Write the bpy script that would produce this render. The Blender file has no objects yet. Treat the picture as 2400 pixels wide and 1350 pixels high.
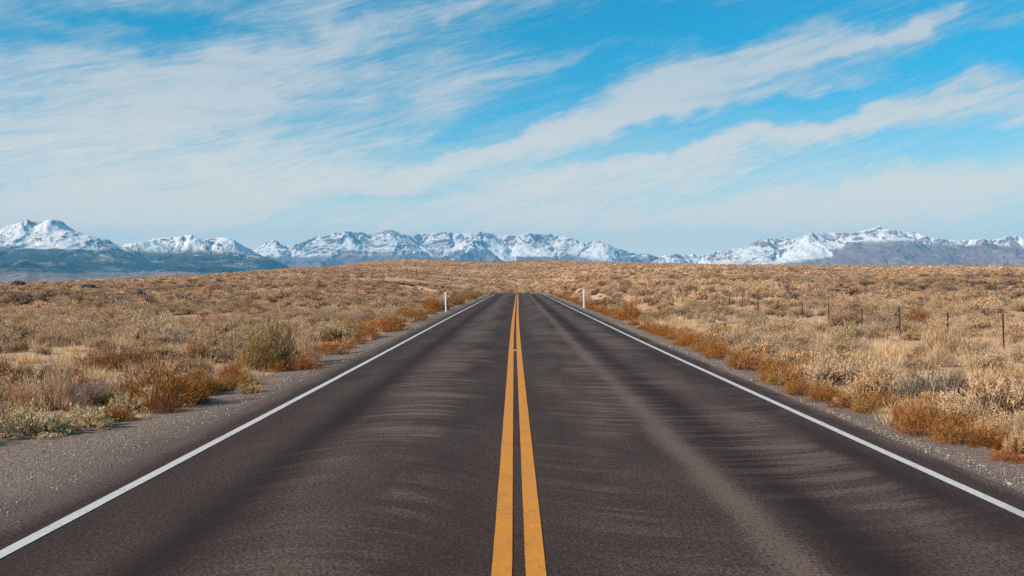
import bpy, bmesh, math, random
import numpy as np
from mathutils import Vector

SC = bpy.context.scene
COL = SC.collection
R = math.radians
RNG = np.random.default_rng(7)
random.seed(7)

# ------------------------------------------------------------------ camera, sky, sun, exposure
F = 2333.0            # focal length of the photograph in its own pixels (2400 wide)
CX, CY = 1203.0, 668.0  # where the level straight-ahead direction falls in the photograph
CAM_Z = 1.72
cam_d = bpy.data.cameras.new('camera')
cam = bpy.data.objects.new('camera', cam_d)
COL.objects.link(cam)
cam.location = (0, 0, CAM_Z)
cam.rotation_euler = (R(90), 0, 0)
cam_d.sensor_width = 36
cam_d.lens = F / 2400 * 36
cam_d.shift_x = -3 / 2400
cam_d.shift_y = -7 / 2400
cam_d.clip_start = 0.1
cam_d.clip_end = 120000
SC.camera = cam

SUN_EL, SUN_AZ = R(31), R(-116)      # azimuth from +Y towards +X
sun_vec = Vector((math.sin(SUN_AZ) * math.cos(SUN_EL), math.cos(SUN_AZ) * math.cos(SUN_EL), math.sin(SUN_EL)))
sd = bpy.data.lights.new('sun', 'SUN')
sd.energy = 4.6
sd.angle = R(0.5)
sd.color = (1.0, 0.90, 0.76)
so = bpy.data.objects.new('sun', sd)
COL.objects.link(so)
so.rotation_euler = sun_vec.to_track_quat('Z', 'Y').to_euler()
so.location = (0, 0, 50)

SC.view_settings.view_transform = 'Standard'
SC.view_settings.look = 'None'
SC.view_settings.exposure = 0.55
SC.view_settings.gamma = 1
SC.view_settings.use_curve_mapping = False
SC.cycles.use_denoising = False
SC.cycles.max_bounces = 6
SC.cycles.diffuse_bounces = 3
SC.cycles.glossy_bounces = 2
SC.cycles.transmission_bounces = 3
SC.cycles.volume_bounces = 0
SC.cycles.transparent_max_bounces = 8
SC.cycles.sample_clamp_indirect = 8


# ------------------------------------------------------------------ node helper
class G:
    def __init__(self, nt):
        self.nt = nt
        self.N = nt.nodes
        self.L = nt.links

    def put(self, sock, v):
        if v is None:
            return
        if isinstance(v, bpy.types.NodeSocket):
            self.L.new(v, sock)
        elif isinstance(v, bpy.types.Node):
            self.L.new(v.outputs[0], sock)
        else:
            if sock.type == 'RGBA' and not isinstance(v, (int, float)) and len(v) == 3:
                v = (*v, 1)
            sock.default_value = v

    def n(self, t, props=None, **ins):
        nd = self.N.new(t)
        for k, v in (props or {}).items():
            setattr(nd, k, v)
        for k, v in ins.items():
            key = int(k[1:]) if k[0] == 'i' and k[1:].isdigit() else k.replace('_', ' ')
            self.put(nd.inputs[key], v)
        return nd

    def m(self, op, a, b=None, c=None, clamp=False):
        nd = self.N.new('ShaderNodeMath')
        nd.operation = op
        nd.use_clamp = clamp
        self.put(nd.inputs[0], a)
        self.put(nd.inputs[1], b)
        self.put(nd.inputs[2], c)
        return nd.outputs[0]

    def v(self, op, a, b=None, out=0):
        nd = self.N.new('ShaderNodeVectorMath')
        nd.operation = op
        self.put(nd.inputs[0], a)
        if op == 'SCALE':
            self.put(nd.inputs['Scale'], b)
        else:
            self.put(nd.inputs[1], b)
        return nd.outputs['Value'] if op in ('LENGTH', 'DOT_PRODUCT', 'DISTANCE') else nd.outputs[0]

    def mix(self, f, a, b, blend='MIX'):
        nd = self.N.new('ShaderNodeMix')
        nd.data_type = 'RGBA'
        nd.blend_type = blend
        self.put(nd.inputs[0], f)
        self.put(nd.inputs[6], a)
        self.put(nd.inputs[7], b)
        return nd.outputs[2]

    def noise(self, vec, scale, detail=4, rough=0.55, dist=0.0, out=0):
        nd = self.n('ShaderNodeTexNoise', None, Scale=scale, Detail=detail, Roughness=rough, Distortion=dist)
        self.put(nd.inputs['Vector'], vec)
        return nd.outputs[out]

    def sm(self, x, a, b, lo=0.0, hi=1.0):
        nd = self.N.new('ShaderNodeMapRange')
        nd.interpolation_type = 'SMOOTHSTEP'
        self.put(nd.inputs[0], x)
        for i, q in enumerate((a, b, lo, hi)):
            self.put(nd.inputs[i + 1], q)
        return nd.outputs[0]

    def xyz(self, v):
        nd = self.N.new('ShaderNodeSeparateXYZ')
        self.put(nd.inputs[0], v)
        return nd.outputs

    def vec(self, x, y, z=0.0):
        nd = self.N.new('ShaderNodeCombineXYZ')
        for i, q in enumerate((x, y, z)):
            self.put(nd.inputs[i], q)
        return nd.outputs[0]


def mat(name):
    m_ = bpy.data.materials.new(name)
    m_.use_nodes = True
    m_.node_tree.nodes.clear()
    g = G(m_.node_tree)
    out = g.N.new('ShaderNodeOutputMaterial')
    return m_, g, out


# ------------------------------------------------------------------ world: Nishita sky with a layer of cirrus
world = bpy.data.worlds.new('World')
SC.world = world
world.use_nodes = True
world.node_tree.nodes.clear()
g = G(world.node_tree)
wout = g.N.new('ShaderNodeOutputWorld')
SKY_STRENGTH = 0.10
sky = g.n('ShaderNodeTexSky', dict(sky_type='NISHITA', sun_disc=False, sun_elevation=SUN_EL, sun_rotation=SUN_AZ,
                                   altitude=2000, air_density=1.0, dust_density=0.6, ozone_density=2.0))
DIR = g.n('ShaderNodeTexCoord').outputs['Generated']
dx, dy, dz = g.xyz(DIR)
az = g.m('ARCTAN2', dx, dy)
el = g.m('ARCSINE', dz)
# direction as degrees of azimuth / elevation
azd = g.m('MULTIPLY', az, 57.29578)
eld = g.m('MULTIPLY', el, 57.29578)
# position on a flat cloud layer overhead
inv = g.m('DIVIDE', 1.0, g.m('ADD', g.m('MAXIMUM', dz, 0.0), 0.10))
lay = g.vec(g.m('MULTIPLY', dx, inv), g.m('MULTIPLY', dy, inv), 0.0)


def streak(angle, sx, sy, scale, detail, rough, dist, off=0.0):
    mp = g.n('ShaderNodeMapping', dict(vector_type='TEXTURE'))
    g.put(mp.inputs['Vector'], lay)
    mp.inputs['Rotation'].default_value = (0, 0, R(angle))
    mp.inputs['Scale'].default_value = (sx, sy, 1)
    mp.inputs['Location'].default_value = (off, off * 0.7, off)
    return g.noise(mp.outputs[0], scale, detail, rough, dist)


def streak2(angle, sx, sy, scale, detail, rough, dist, off=0.0):
    mp = g.n('ShaderNodeMapping', dict(vector_type='TEXTURE'))
    g.put(mp.inputs['Vector'], g.vec(azd, eld, off))
    mp.inputs['Rotation'].default_value = (0, 0, R(angle))
    mp.inputs['Scale'].default_value = (sx, sy, 1)
    return g.noise(mp.outputs[0], scale, detail, rough, dist)


fine = streak(118, 5.0, 0.55, 1.6, 7, 0.62, 0.5, 3.1)
broad = streak(122, 3.2, 0.9, 0.9, 5, 0.55, 0.8, 8.3)
wisp = streak2(13, 7.0, 1.0, 0.8, 6, 0.6, 1.6, 1.7)
puff = streak2(8, 6.0, 2.6, 0.5, 6, 0.6, 0.9, 5.0)
curl = streak2(17, 4.0, 0.55, 1.1, 7, 0.66, 2.2, 9.0)
warp = g.noise(g.vec(azd, eld, 2.0), 0.16, 4, 0.55, 0.0, out=1)
wv = g.v('SCALE', g.v('SUBTRACT', warp, (0.5, 0.5, 0.5)), 7.0)
AE = g.v('ADD', g.vec(azd, eld, 0.0), g.v('MULTIPLY', wv, (1.6, 0.55, 0.0)))


def px_dir(px, py):
    a = math.atan((px - CX) / F)
    e = math.atan((CY - py) / F * math.cos(a))
    return math.degrees(a), math.degrees(e)


def blob(px, py, sx, sy, ang, amp, p=1.0):
    a, e = px_dir(px, py)
    mp = g.n('ShaderNodeMapping', dict(vector_type='TEXTURE'))
    g.put(mp.inputs['Vector'], AE)
    mp.inputs['Location'].default_value = (a, e, 0)
    mp.inputs['Rotation'].default_value = (0, 0, R(ang))
    k = 57.3 / F
    mp.inputs['Scale'].default_value = (sx * k, sy * k, 1)
    d2 = g.v('DOT_PRODUCT', mp.outputs[0], mp.outputs[0])
    return g.m('MULTIPLY', g.m('EXPONENT', g.m('MULTIPLY', d2, -1.0)), amp)


blobs = [
    # cloud banks
    (250, 330, 620, 220, 8, 0.78), (620, 190, 420, 75, 14, 0.42), (60, 175, 260, 50, 8, 0.30), (760, 60, 230, 85, 18, 0.50),
    (60, 10, 260, 40, 5, 0.42), (1050, 30, 190, 22, 12, 0.35), (1000, 210, 150, 75, 25, 0.4), (700, 430, 620, 70, 8, 0.34),
    (1260, 330, 420, 40, 15, 0.60), (1650, 165, 330, 46, 13, 0.72), (2010, 100, 230, 17, 15, 0.8), (2125, 68, 26, 26, 40, 0.5), (1450, 110, 260, 14, 9, 0.35), (1850, 60, 200, 20, 10, 0.3),
    (2225, 40, 16, 26, 0, 0.22), (1950, 210, 150, 24, 12, 0.62), (1600, 262, 180, 14, 12, 0.6), (2200, 245, 330, 34, 9, 0.58),
    (1500, 410, 620, 55, 7, 0.68), (2150, 460, 460, 56, 4, 0.9), (1550, 520, 900, 60, 2, 0.75), (200, 500, 560, 70, 6, 0.55),
    (1230, 130, 200, 50, 10, 0.34), (2330, 260, 110, 18, 25, 0.5), (1750, 335, 330, 16, 10, 0.5), (2300, 180, 200, 10, 14, 0.4),
    (1850, 260, 800, 240, 6, 0.20), (1750, 215, 420, 60, 14, 0.22),
    # clear gaps
    (380, 55, 210, 34, 0, -0.62), (200, 95, 240, 18, -2, -0.25), (840, 40, 90, 16, 10, -0.30), (1130, 300, 190, 32, 22, -0.60),
    (1330, 200, 200, 46, 24, -0.55), (1520, 55, 420, 52, 6, -0.52), (2080, 20, 300, 26, 3, -0.45), (2260, 125, 260, 26, 12, -0.52),
    (1880, 260, 130, 20, 8, -0.40), (1540, 345, 120, 20, 8, -0.42), (2150, 330, 360, 26, 5, -0.42), (1700, 300, 180, 18, 10, -0.26),
    (800, 488, 240, 17, 7, -0.46), (620, 545, 170, 18, 3, -0.32), (1000, 470, 180, 12, 5, -0.26), (500, 325, 300, 16, 14, -0.18),
    (2330, 330, 130, 26, 4, -0.22), (870, 115, 160, 16, 10, -0.22),
]
cov = None
for b in blobs:
    if b[5] < 0:
        b = (*b[:5], b[5] * 1.4)
    q = blob(*b)
    cov = q if cov is None else g.m('ADD', cov, q)
tex = g.m('ADD', g.m('MULTIPLY', g.m('SUBTRACT', fine, 0.5), 0.75), g.m('MULTIPLY', g.m('SUBTRACT', wisp, 0.5), 1.45))
tex = g.m('ADD', tex, g.m('MULTIPLY', g.m('SUBTRACT', broad, 0.5), 0.55))
tex = g.m('ADD', tex, g.m('MULTIPLY', g.m('SUBTRACT', puff, 0.5), 0.8))
tex = g.m('ADD', tex, g.m('MULTIPLY', g.m('SUBTRACT', curl, 0.5), 0.95))
dens = g.m('ADD', g.m('ADD', cov, 0.27), tex)
dens = g.sm(dens, -0.18, 1.42, 0.0, 1.0)
# thin haze of ice toward the horizon
low = g.sm(g.m('ADD', el, g.m('MULTIPLY', g.m('SUBTRACT', wisp, 0.5), R(9))), R(14), R(0.5), 0.0, 0.86)
dens = g.m('MAXIMUM', g.m('MULTIPLY', dens, 0.93), low)
skyc = g.n('ShaderNodeHueSaturation', None, Hue=0.478, Saturation=1.32, Value=1.0, Color=sky.outputs[0]).outputs[0]
skyc = g.mix(1.0, skyc, (0.085, 0.93, 1.0, 1), 'MULTIPLY')
cl_col = g.mix(g.m('MULTIPLY', dens, 1.0, clamp=True), (2.0, 3.1, 3.8, 1), (4.3, 4.65, 4.8, 1))
cl_col = g.mix(g.sm(el, R(13), R(3.0)), cl_col, (7.3, 6.5, 5.3, 1))
cl_col = g.mix(g.sm(el, R(5.5), R(0.8)), cl_col, (9.4, 8.0, 6.2, 1))
final = g.mix(dens, skyc, cl_col)
bg = g.n('ShaderNodeBackground', None, Color=final, Strength=SKY_STRENGTH)
g.L.new(bg.outputs[0], wout.inputs[0])


# ------------------------------------------------------------------ numpy noise
def _hash(ix, iy, seed):
    h = (ix.astype(np.int64) * 374761393 + iy.astype(np.int64) * 668265263 + seed * 1442695041) & 0xFFFFFFFF
    h = ((h ^ (h >> 13)) * 1274126177) & 0xFFFFFFFF
    h = (h ^ (h >> 16)) & 0xFFFFFFFF
    return h.astype(np.float64) / 4294967296.0


def perlin(x, y, seed=0):
    x = np.asarray(x, float)
    y = np.asarray(y, float)
    ix, iy = np.floor(x), np.floor(y)
    fx, fy = x - ix, y - iy
    u, v = fx * fx * fx * (fx * (fx * 6 - 15) + 10), fy * fy * fy * (fy * (fy * 6 - 15) + 10)

    def gr(ox, oy):
        a = _hash(ix + ox, iy + oy, seed) * 2 * np.pi
        return np.cos(a) * (fx - ox) + np.sin(a) * (fy - oy)
    return ((gr(0, 0) * (1 - u) + gr(1, 0) * u) * (1 - v) + (gr(0, 1) * (1 - u) + gr(1, 1) * u) * v) * 1.5


def fbm(x, y, oct=4, seed=0, gain=0.5):
    s, a = 0, 1.0
    for o in range(oct):
        s = s + a * perlin(x * 2 ** o, y * 2 ** o, seed + o * 17)
        a *= gain
    return s


def ridged(x, y, oct=5, seed=0, gain=0.55):
    s, a, w, tot = 0, 1.0, 1.0, 0
    for o in range(oct):
        n_ = 1 - np.abs(perlin(x * 2 ** o, y * 2 ** o, seed + o * 31))
        n_ = n_ * n_ * w
        s = s + a * n_
        tot += a
        w = np.clip(n_ * 1.4, 0, 1)
        a *= gain
    return s / tot


def sstep(x, a, b):
    t = np.clip((x - a) / (b - a), 0, 1)
    return t * t * (3 - 2 * t)


# ------------------------------------------------------------------ mesh helpers
def mesh_np(name, V, Fq, smooth=False, attrs=None, uv=None, mi=None):
    """V (n,3); Fq (m,3) or (m,4)"""
    me = bpy.data.meshes.new(name)
    V = np.asarray(V, np.float32)
    Fq = np.asarray(Fq, np.int32)
    k = Fq.shape[1]
    me.vertices.add(len(V))
    me.vertices.foreach_set('co', V.ravel())
    me.loops.add(len(Fq) * k)
    me.loops.foreach_set('vertex_index', Fq.ravel())
    me.polygons.add(len(Fq))
    me.polygons.foreach_set('loop_start', np.arange(len(Fq), dtype=np.int32) * k)
    if smooth:
        me.polygons.foreach_set('use_smooth', np.ones(len(Fq), bool))
    if mi is not None:
        me.polygons.foreach_set('material_index', np.asarray(mi, np.int32))
    if uv is not None:
        l_ = me.uv_layers.new(name='UVMap')
        l_.data.foreach_set('uv', np.asarray(uv, np.float32)[Fq.ravel()].ravel())
    for nm, a in (attrs or {}).items():
        a = np.asarray(a, np.float32)
        if a.ndim == 1:
            at = me.attributes.new(nm, 'FLOAT', 'POINT')
            at.data.foreach_set('value', a)
        else:
            at = me.attributes.new(nm, 'FLOAT_VECTOR', 'POINT')
            at.data.foreach_set('vector', a.ravel())
    me.update(calc_edges=True)
    return me


def obj(name, me, m_=None, parent=None, **props):
    o = bpy.data.objects.new(name, me)
    COL.objects.link(o)
    if m_ is not None:
        o.data.materials.append(m_)
    if parent is not None:
        o.parent = parent
    for k, v in props.items():
        o[k] = v
    return o


def grid_faces(nr, nc):
    i = np.arange(nr - 1)[:, None] * nc + np.arange(nc - 1)[None, :]
    return np.stack([i, i + 1, i + 1 + nc, i + nc], -1).reshape(-1, 4)


# ------------------------------------------------------------------ the road's path and the lie of the land
_xc = np.array([[-80, .03], [0, .03], [30, .05], [50, .11], [70, .20], [90, .32], [110, .38], [128, .50], [140, .62], [150, .66]])


def smooth_tab(x, tab, w):
    return sum(np.interp(x + d, tab[:, 0], tab[:, 1]) for d in np.linspace(-w, w, 7)) / 7


_S = np.arange(-80, 340, 0.5)
_px, _py = [], []
hx, hy, hd = None, None, None
for s in _S:
    if s <= 132:
        hx, hy = float(smooth_tab(np.array(s), _xc, 6)), s
        hd = math.atan2(float(smooth_tab(np.array(s + 1), _xc, 6)) - hx, 1.0)
    else:
        k = min(1.0, (s - 132) / 35) / 62.0
        hd -= k * 0.5 if hd > -1.45 else 0.0
        hx += math.sin(hd) * 0.5
        hy += math.cos(hd) * 0.5
    _px.append(hx)
    _py.append(hy)
PATH = np.stack([_px, _py], 1)
_t = np.gradient(PATH, axis=0)
_t /= np.linalg.norm(_t, axis=1)[:, None]
RIGHT = np.stack([_t[:, 1], -_t[:, 0]], 1)
_zr = np.array([[-90, 0], [25, 0], [48, .09], [73, .15], [100, .25], [130, .33], [165, .34], [182, .22], [200, -.1], [235, -.7], [300, -1.4], [350, -2.0]])


def z_road(s):
    return smooth_tab(np.asarray(s, float), _zr, 12)


def road_query(x, y):
    """signed distance from the centre of the road (right positive) and distance along it"""
    x = np.asarray(x, float)
    y = np.asarray(y, float)
    lat = x - np.interp(y, _S[:425], np.array(_px)[:425])
    s = y.copy()
    far = (y > 118) & (y < 300) & (x > -260) & (x < 120)
    idx = np.flatnonzero(far)
    P, Rt = PATH[380:], RIGHT[380:]
    for c in range(0, len(idx), 20000):
        j = idx[c:c + 20000]
        dx_ = x[j, None] - P[None, :, 0]
        dy_ = y[j, None] - P[None, :, 1]
        k = np.argmin(dx_ ** 2 + dy_ ** 2, 1)
        q = np.arange(len(j))
        d_ = np.hypot(dx_[q, k], dy_[q, k])
        sgn = np.sign(dx_[q, k] * Rt[k, 0] + dy_[q, k] * Rt[k, 1])
        lat[j] = d_ * sgn
        s[j] = _S[380:][k]
    out = (y >= 300) | ((y > 118) & ~far)
    lat[out] = 999
    return lat, s


#            px   skyline-y  crest-dist  start  power
PROF = np.array([[-300, 672, 250, 40, 1.0], [0, 667, 255, 40, 1.0], [267, 658, 300, 40, 1.0], [467, 648, 380, 45, 1.05],
                 [667, 632, 520, 50, 1.15], [800, 624, 600, 60, 1.3], [867, 614, 650, 80, 1.35], [967, 608, 680, 120, 1.3],
                 [1033, 609.5, 690, 170, 1.25], [1100, 614, 690, 200, 1.2], [1200, 613, 700, 215, 1.2], [1300, 610, 700, 200, 1.15], [1367, 615, 690, 100, 1.05],
                 [1433, 618, 660, 55, 1.0], [1600, 620, 640, 42, 1.0], [1933, 624, 620, 40, 1.0], [2400, 624, 600, 40, 1.0], [2800, 624, 600, 40, 1.0]])


def ground_z(x, y, detail=True):
    x = np.asarray(x, float)
    y = np.asarray(y, float)
    r = np.hypot(x, y)
    a = np.arctan2(x, y)
    a = np.where(np.abs(a) > R(90), np.sign(a) * (R(180) - np.abs(a)), a)
    px = CX + F * np.tan(np.clip(a, -R(34), R(34)))
    sk, D, r0, p = (np.interp(px, PROF[:, 0], PROF[:, i]) for i in (1, 2, 3, 4))
    zc = CAM_Z + (CY - sk) / F * D * np.cos(np.clip(a, -R(34), R(34)))
    base0 = np.interp(px, [1000, 1150, 1300, 1400], [0, .3, .3, 0])
    t = np.clip((r - r0) / (D - r0), 0, 1)
    z = base0 + (zc - base0) * t ** p
    over = np.maximum(r - D, 0)
    z = z - np.minimum(over, 60) ** 2 * 0.0005 - 0.05 * np.maximum(over - 60, 0)
    z = np.maximum(z, -6 - 0 * r)
    if detail:
        am = sstep(r, 5, 14)
        z = z + am * (0.10 * fbm(x / 6, y / 6, 3, 3) + 0.05 * fbm(x / 1.6, y / 1.6, 2, 9))
        z = z + sstep(r, 50, 140) * sstep(D - r, -200, 150) * (0.55 * fbm(x / 55, y / 55, 2, 21) + 0.25 * fbm(x / 22, y / 22, 2, 23))
    lat, s = road_query(x, y)
    w = sstep(np.abs(lat), 4.7, 9.0)
    zr = z_road(s) - 0.09
    return np.where(np.abs(lat) < 20, zr * (1 - w) + z * w, z)


def place(px, py):
    """the point of the ground that the photograph shows at pixel (px, py)"""
    ys = np.geomspace(4, 900, 6000)
    xs = (px - CX) / F * ys
    gz = ground_z(xs, ys)
    los = CAM_Z - (py - CY) / F * ys
    k = int(np.argmax(gz >= los))
    if gz[k] < los[k]:
        k = len(ys) - 1
    return float(xs[k]), float(ys[k]), float(gz[k])


# ------------------------------------------------------------------ ground, one sheet out to the horizon
m_ground, g, out = mat('dry_soil')
pos = g.n('ShaderNodeNewGeometry').outputs['Position']
n1 = g.noise(pos, 0.12, 4, 0.6)
n2 = g.noise(pos, 1.3, 5, 0.65)
n3 = g.noise(pos, 14.0, 4, 0.7)
c = g.mix(g.sm(n1, 0.35, 0.65), (0.48, 0.28, 0.17, 1), (0.47, 0.29, 0.185, 1))
c = g.mix(g.sm(n2, 0.4, 0.62), c, (0.54, 0.335, 0.21, 1))
c = g.mix(g.sm(n3, 0.52, 0.72, 0, 0.55), c, (0.17, 0.115, 0.075, 1))
bmp = g.n('ShaderNodeBump', None, Strength=0.6, Distance=0.03, Height=n3)
b = g.n('ShaderNodeBsdfPrincipled', None, Base_Color=c, Roughness=0.95, Normal=bmp.outputs[0])
b.inputs['Specular IOR Level'].default_value = 0.1
g.L.new(b.outputs[0], out.inputs[0])

rs = np.concatenate([[0.0], np.geomspace(1.5, 1500, 440), np.geomspace(1600, 19800, 24)])
fa = np.radians(44)
azs = np.concatenate([np.linspace(-np.pi, -fa, 60)[:-1], np.linspace(-fa, fa, 700), np.linspace(fa, np.pi, 60)[1:]])
RR, AA = np.meshgrid(rs, azs, indexing='ij')
X, Y = (RR * np.sin(AA)).ravel(), (RR * np.cos(AA)).ravel()
Z = ground_z(X, Y)
ground = obj('ground', mesh_np('ground', np.stack([X, Y, Z], 1), grid_faces(len(rs), len(azs))[:, ::-1], True), m_ground, kind='structure')

# ------------------------------------------------------------------ road
m_road, g, out = mat('asphalt')
uv = g.n('ShaderNodeUVMap').outputs[0]
u, v, _ = g.xyz(uv)
sp1 = g.noise(uv, 38.0, 3, 0.8)
sp2 = g.noise(uv, 105.0, 2, 0.8)
big = g.noise(g.v('MULTIPLY', uv, (0.8, 0.16, 1)), 1.0, 4, 0.6)
patch = g.noise(g.v('MULTIPLY', uv, (0.55, 0.22, 1)), 1.7, 5, 0.65, 0.4)


def gauss(x, c0, s0, a0):
    d_ = g.m('DIVIDE', g.m('SUBTRACT', x, c0), s0)
    return g.m('MULTIPLY', g.m('EXPONENT', g.m('MULTIPLY', g.m('MULTIPLY', d_, d_), -1.0)), a0)


uw = g.m('ADD', u, g.m('MULTIPLY', g.m('SUBTRACT', g.noise(g.v('MULTIPLY', uv, (0.3, 0.25, 1)), 1.0, 3), 0.5), 0.28))
tr = gauss(uw, 1.70, 0.14, 1.0)
for c0, s0, a0 in ((2.22, 0.24, -0.30), (2.85, 0.40, 0.24), (0.95, 0.45, 0.12), (-2.25, 0.22, -0.26), (-1.55, 0.42, 0.24), (-2.75, 0.25, 0.12),
                   (-0.75, 0.30, -0.05), (3.45, 0.2, -0.15)):
    tr = g.m('ADD', tr, gauss(uw, c0, s0, a0))
# cross-wise sweeping marks, curved differently on the two lanes
uc = g.m('ADD', u, 1.35)
vl = g.m('ADD', v, g.m('MULTIPLY', g.m('MULTIPLY', uc, uc), 0.75))
ur = g.m('SUBTRACT', u, 1.9)
vr = g.m('SUBTRACT', v, g.m('MULTIPLY', g.m('MULTIPLY', ur, ur), 0.20))
right = g.sm(u, -0.15, 0.15)
vv = g.m('ADD', g.m('MULTIPLY', vl, g.m('SUBTRACT', 1.0, right)), g.m('MULTIPLY', vr, right))
st = g.noise(g.vec(g.m('MULTIPLY', u, 0.42), g.m('MULTIPLY', vv, 3.5), right), 1.0, 4, 0.55, 0.3)
st = g.sm(st, 0.50, 0.585)
stm = g.sm(g.noise(g.v('MULTIPLY', uv, (0.5, 0.10, 1)), 1.6, 3, 0.5), 0.36, 0.58)
lane = g.m('ADD', g.m('ADD', gauss(u, -1.3, 0.62, 1.15), gauss(u, 1.2, 0.75, 0.8)), gauss(u, 2.95, 0.6, 0.8))
st2 = g.sm(g.noise(g.vec(g.m('MULTIPLY', u, 0.5), g.m('MULTIPLY', vv, 8.0), 4.0), 1.0, 3, 0.6, 0.2), 0.5, 0.62)
st = g.m('ADD', g.m('MULTIPLY', st, 0.75), g.m('MULTIPLY', st2, 0.5))
stm = g.m('MULTIPLY', g.m('MULTIPLY', st, stm), g.m('MULTIPLY', lane, g.sm(v, 6.0, 11.0, 0.25, 1.0)))
dust = g.m('ADD', g.m('MULTIPLY', tr, g.sm(patch, 0.25, 0.75, 0.45, 1.15)), g.m('MULTIPLY', stm, 1.15))
dust = g.m('ADD', dust, g.m('MULTIPLY', g.m('SUBTRACT', patch, 0.5), 0.50))
dust = g.m('ADD', dust, g.m('MULTIPLY', g.m('SUBTRACT', big, 0.5), 0.2))
dust = g.m('ADD', dust, 0.20)
# loose stone dust at the edges
edge = g.m('ADD', g.sm(g.m('ADD', u, g.m('MULTIPLY', g.m('SUBTRACT', patch, .5), .6)), -3.45, -3.78, 0, 0.75), g.sm(g.m('ADD', u, g.m('MULTIPLY', g.m('SUBTRACT', patch, .5), .6)), 4.0, 4.2, 0, 0.6))
dust = g.m('ADD', dust, edge)
sp3 = g.noise(g.v('MULTIPLY', uv, (44.0, 15.0, 1)), 1.0, 3, 0.8)
dust = g.m('MULTIPLY', dust, g.sm(sp3, 0.3, 0.7, 0.35, 1.65))
dust = g.m('ADD', dust, g.sm(sp3, 0.52, 0.75, 0.0, 0.12))
dust = g.m('MULTIPLY', dust, g.sm(sp1, 0.30, 0.70, 0.1, 1.9))
dust = g.m('MINIMUM', g.m('MAXIMUM', dust, 0.0), 1.0)
c = g.mix(dust, (0.0245, 0.0122, 0.0112, 1), (0.145, 0.096, 0.076, 1))
c = g.mix(g.sm(sp2, 0.61, 0.72, 0, 0.6), c, (0.25, 0.19, 0.165, 1))
c = g.mix(g.sm(sp2, 0.36, 0.24, 0, 0.6), c, (0.02, 0.017, 0.018, 1))
bmp = g.n('ShaderNodeBump', None, Strength=0.7, Distance=0.006, Height=sp1)
b = g.n('ShaderNodeBsdfPrincipled', None, Base_Color=c, Roughness=0.85, Normal=bmp.outputs[0])
b.inputs['Specular IOR Level'].default_value = 0.12
g.L.new(b.outputs[0], out.inputs[0])


def strip(name, us, dz, m_, s0=-60, s1=330, wob=0.0, seed=5, drop=None, **props):
    """a ribbon along the road between the lateral offsets us (numbers or functions of s)"""
    k = (_S >= s0) & (_S <= s1)
    s = _S[k]
    if s1 < 330 or True:
        s_f = np.concatenate([np.arange(s0, 40, 0.1), np.arange(40, s1, 0.5)]) if wob else s
    P = np.stack([np.interp(s_f, _S, PATH[:, 0]), np.interp(s_f, _S, PATH[:, 1])], 1)
    Rt = np.stack([np.interp(s_f, _S, RIGHT[:, 0]), np.interp(s_f, _S, RIGHT[:, 1])], 1)
    rows, uvs = [], []
    zr = z_road(s_f)
    for i, u_ in enumerate(us):
        uu = u_(s_f) if callable(u_) else np.full(len(s_f), float(u_))
        if wob:
            uu = uu + wob * (fbm(s_f * 0.9, s_f * 0 + i * 7.3, 3, seed) + 0.5 * fbm(s_f * 5, s_f * 0 + i * 3.1, 2, seed + 4))
        p_ = P + Rt * uu[:, None]
        if drop is not None and drop[i] is not None:
            zz = ground_z(p_[:, 0], p_[:, 1]) + drop[i]
        else:
            zz = zr + dz
        rows.append(np.column_stack([p_, zz]))
        uvs.append(np.column_stack([uu, s_f]))
    V = np.stack(rows, 1).reshape(-1, 3)
    UV = np.stack(uvs, 1).reshape(-1, 2)
    return obj(name, mesh_np(name, V, grid_faces(len(s_f), len(us)), True, uv=UV), m_, **props)


strip('road', (-3.78, -2, 0, 2, 4.18), 0.0, m_road, wob=0.0, kind='structure')


def paint(name, col, wear_lo, wear_hi):
    m_, g, out = mat(name)
    uv = g.n('ShaderNodeUVMap').outputs[0]
    a = g.noise(uv, 60.0, 3, 0.8)
    b_ = g.noise(uv, 2.2, 4, 0.6)
    c_ = g.noise(uv, 24.0, 3, 0.6)
    k = g.sm(g.m('ADD', a, g.m('MULTIPLY', g.m('SUBTRACT', b_, 0.5), 0.35)), wear_lo, wear_hi)
    col2 = g.mix(g.sm(c_, 0.35, 0.7), tuple(q * 0.82 for q in col), col)
    col2 = g.mix(k, (0.085, 0.068, 0.062), col2)
    bmp = g.n('ShaderNodeBump', None, Strength=0.5, Distance=0.004, Height=a)
    bs = g.n('ShaderNodeBsdfPrincipled', None, Base_Color=col2, Roughness=0.7, Normal=bmp.outputs[0])
    g.L.new(bs.outputs[0], out.inputs[0])
    return m_


m_white = paint('white_road_paint', (0.61, 0.575, 0.54), 0.31, 0.43)
m_yellow = paint('yellow_road_paint', (0.68, 0.245, 0.006), 0.33, 0.45)
strip('edge_line', (-3.35, -3.25), 0.005, m_white, wob=0.003, seed=40, kind='structure')
strip('edge_line', (3.73, 3.83), 0.005, m_white, wob=0.003, seed=44, kind='structure')
strip('centre_line', (-0.163, -0.04), 0.005, m_yellow, wob=0.0018, seed=48, kind='structure')
strip('centre_line', (0.04, 0.163), 0.005, m_yellow, wob=0.0018, seed=52, kind='structure')

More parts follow.
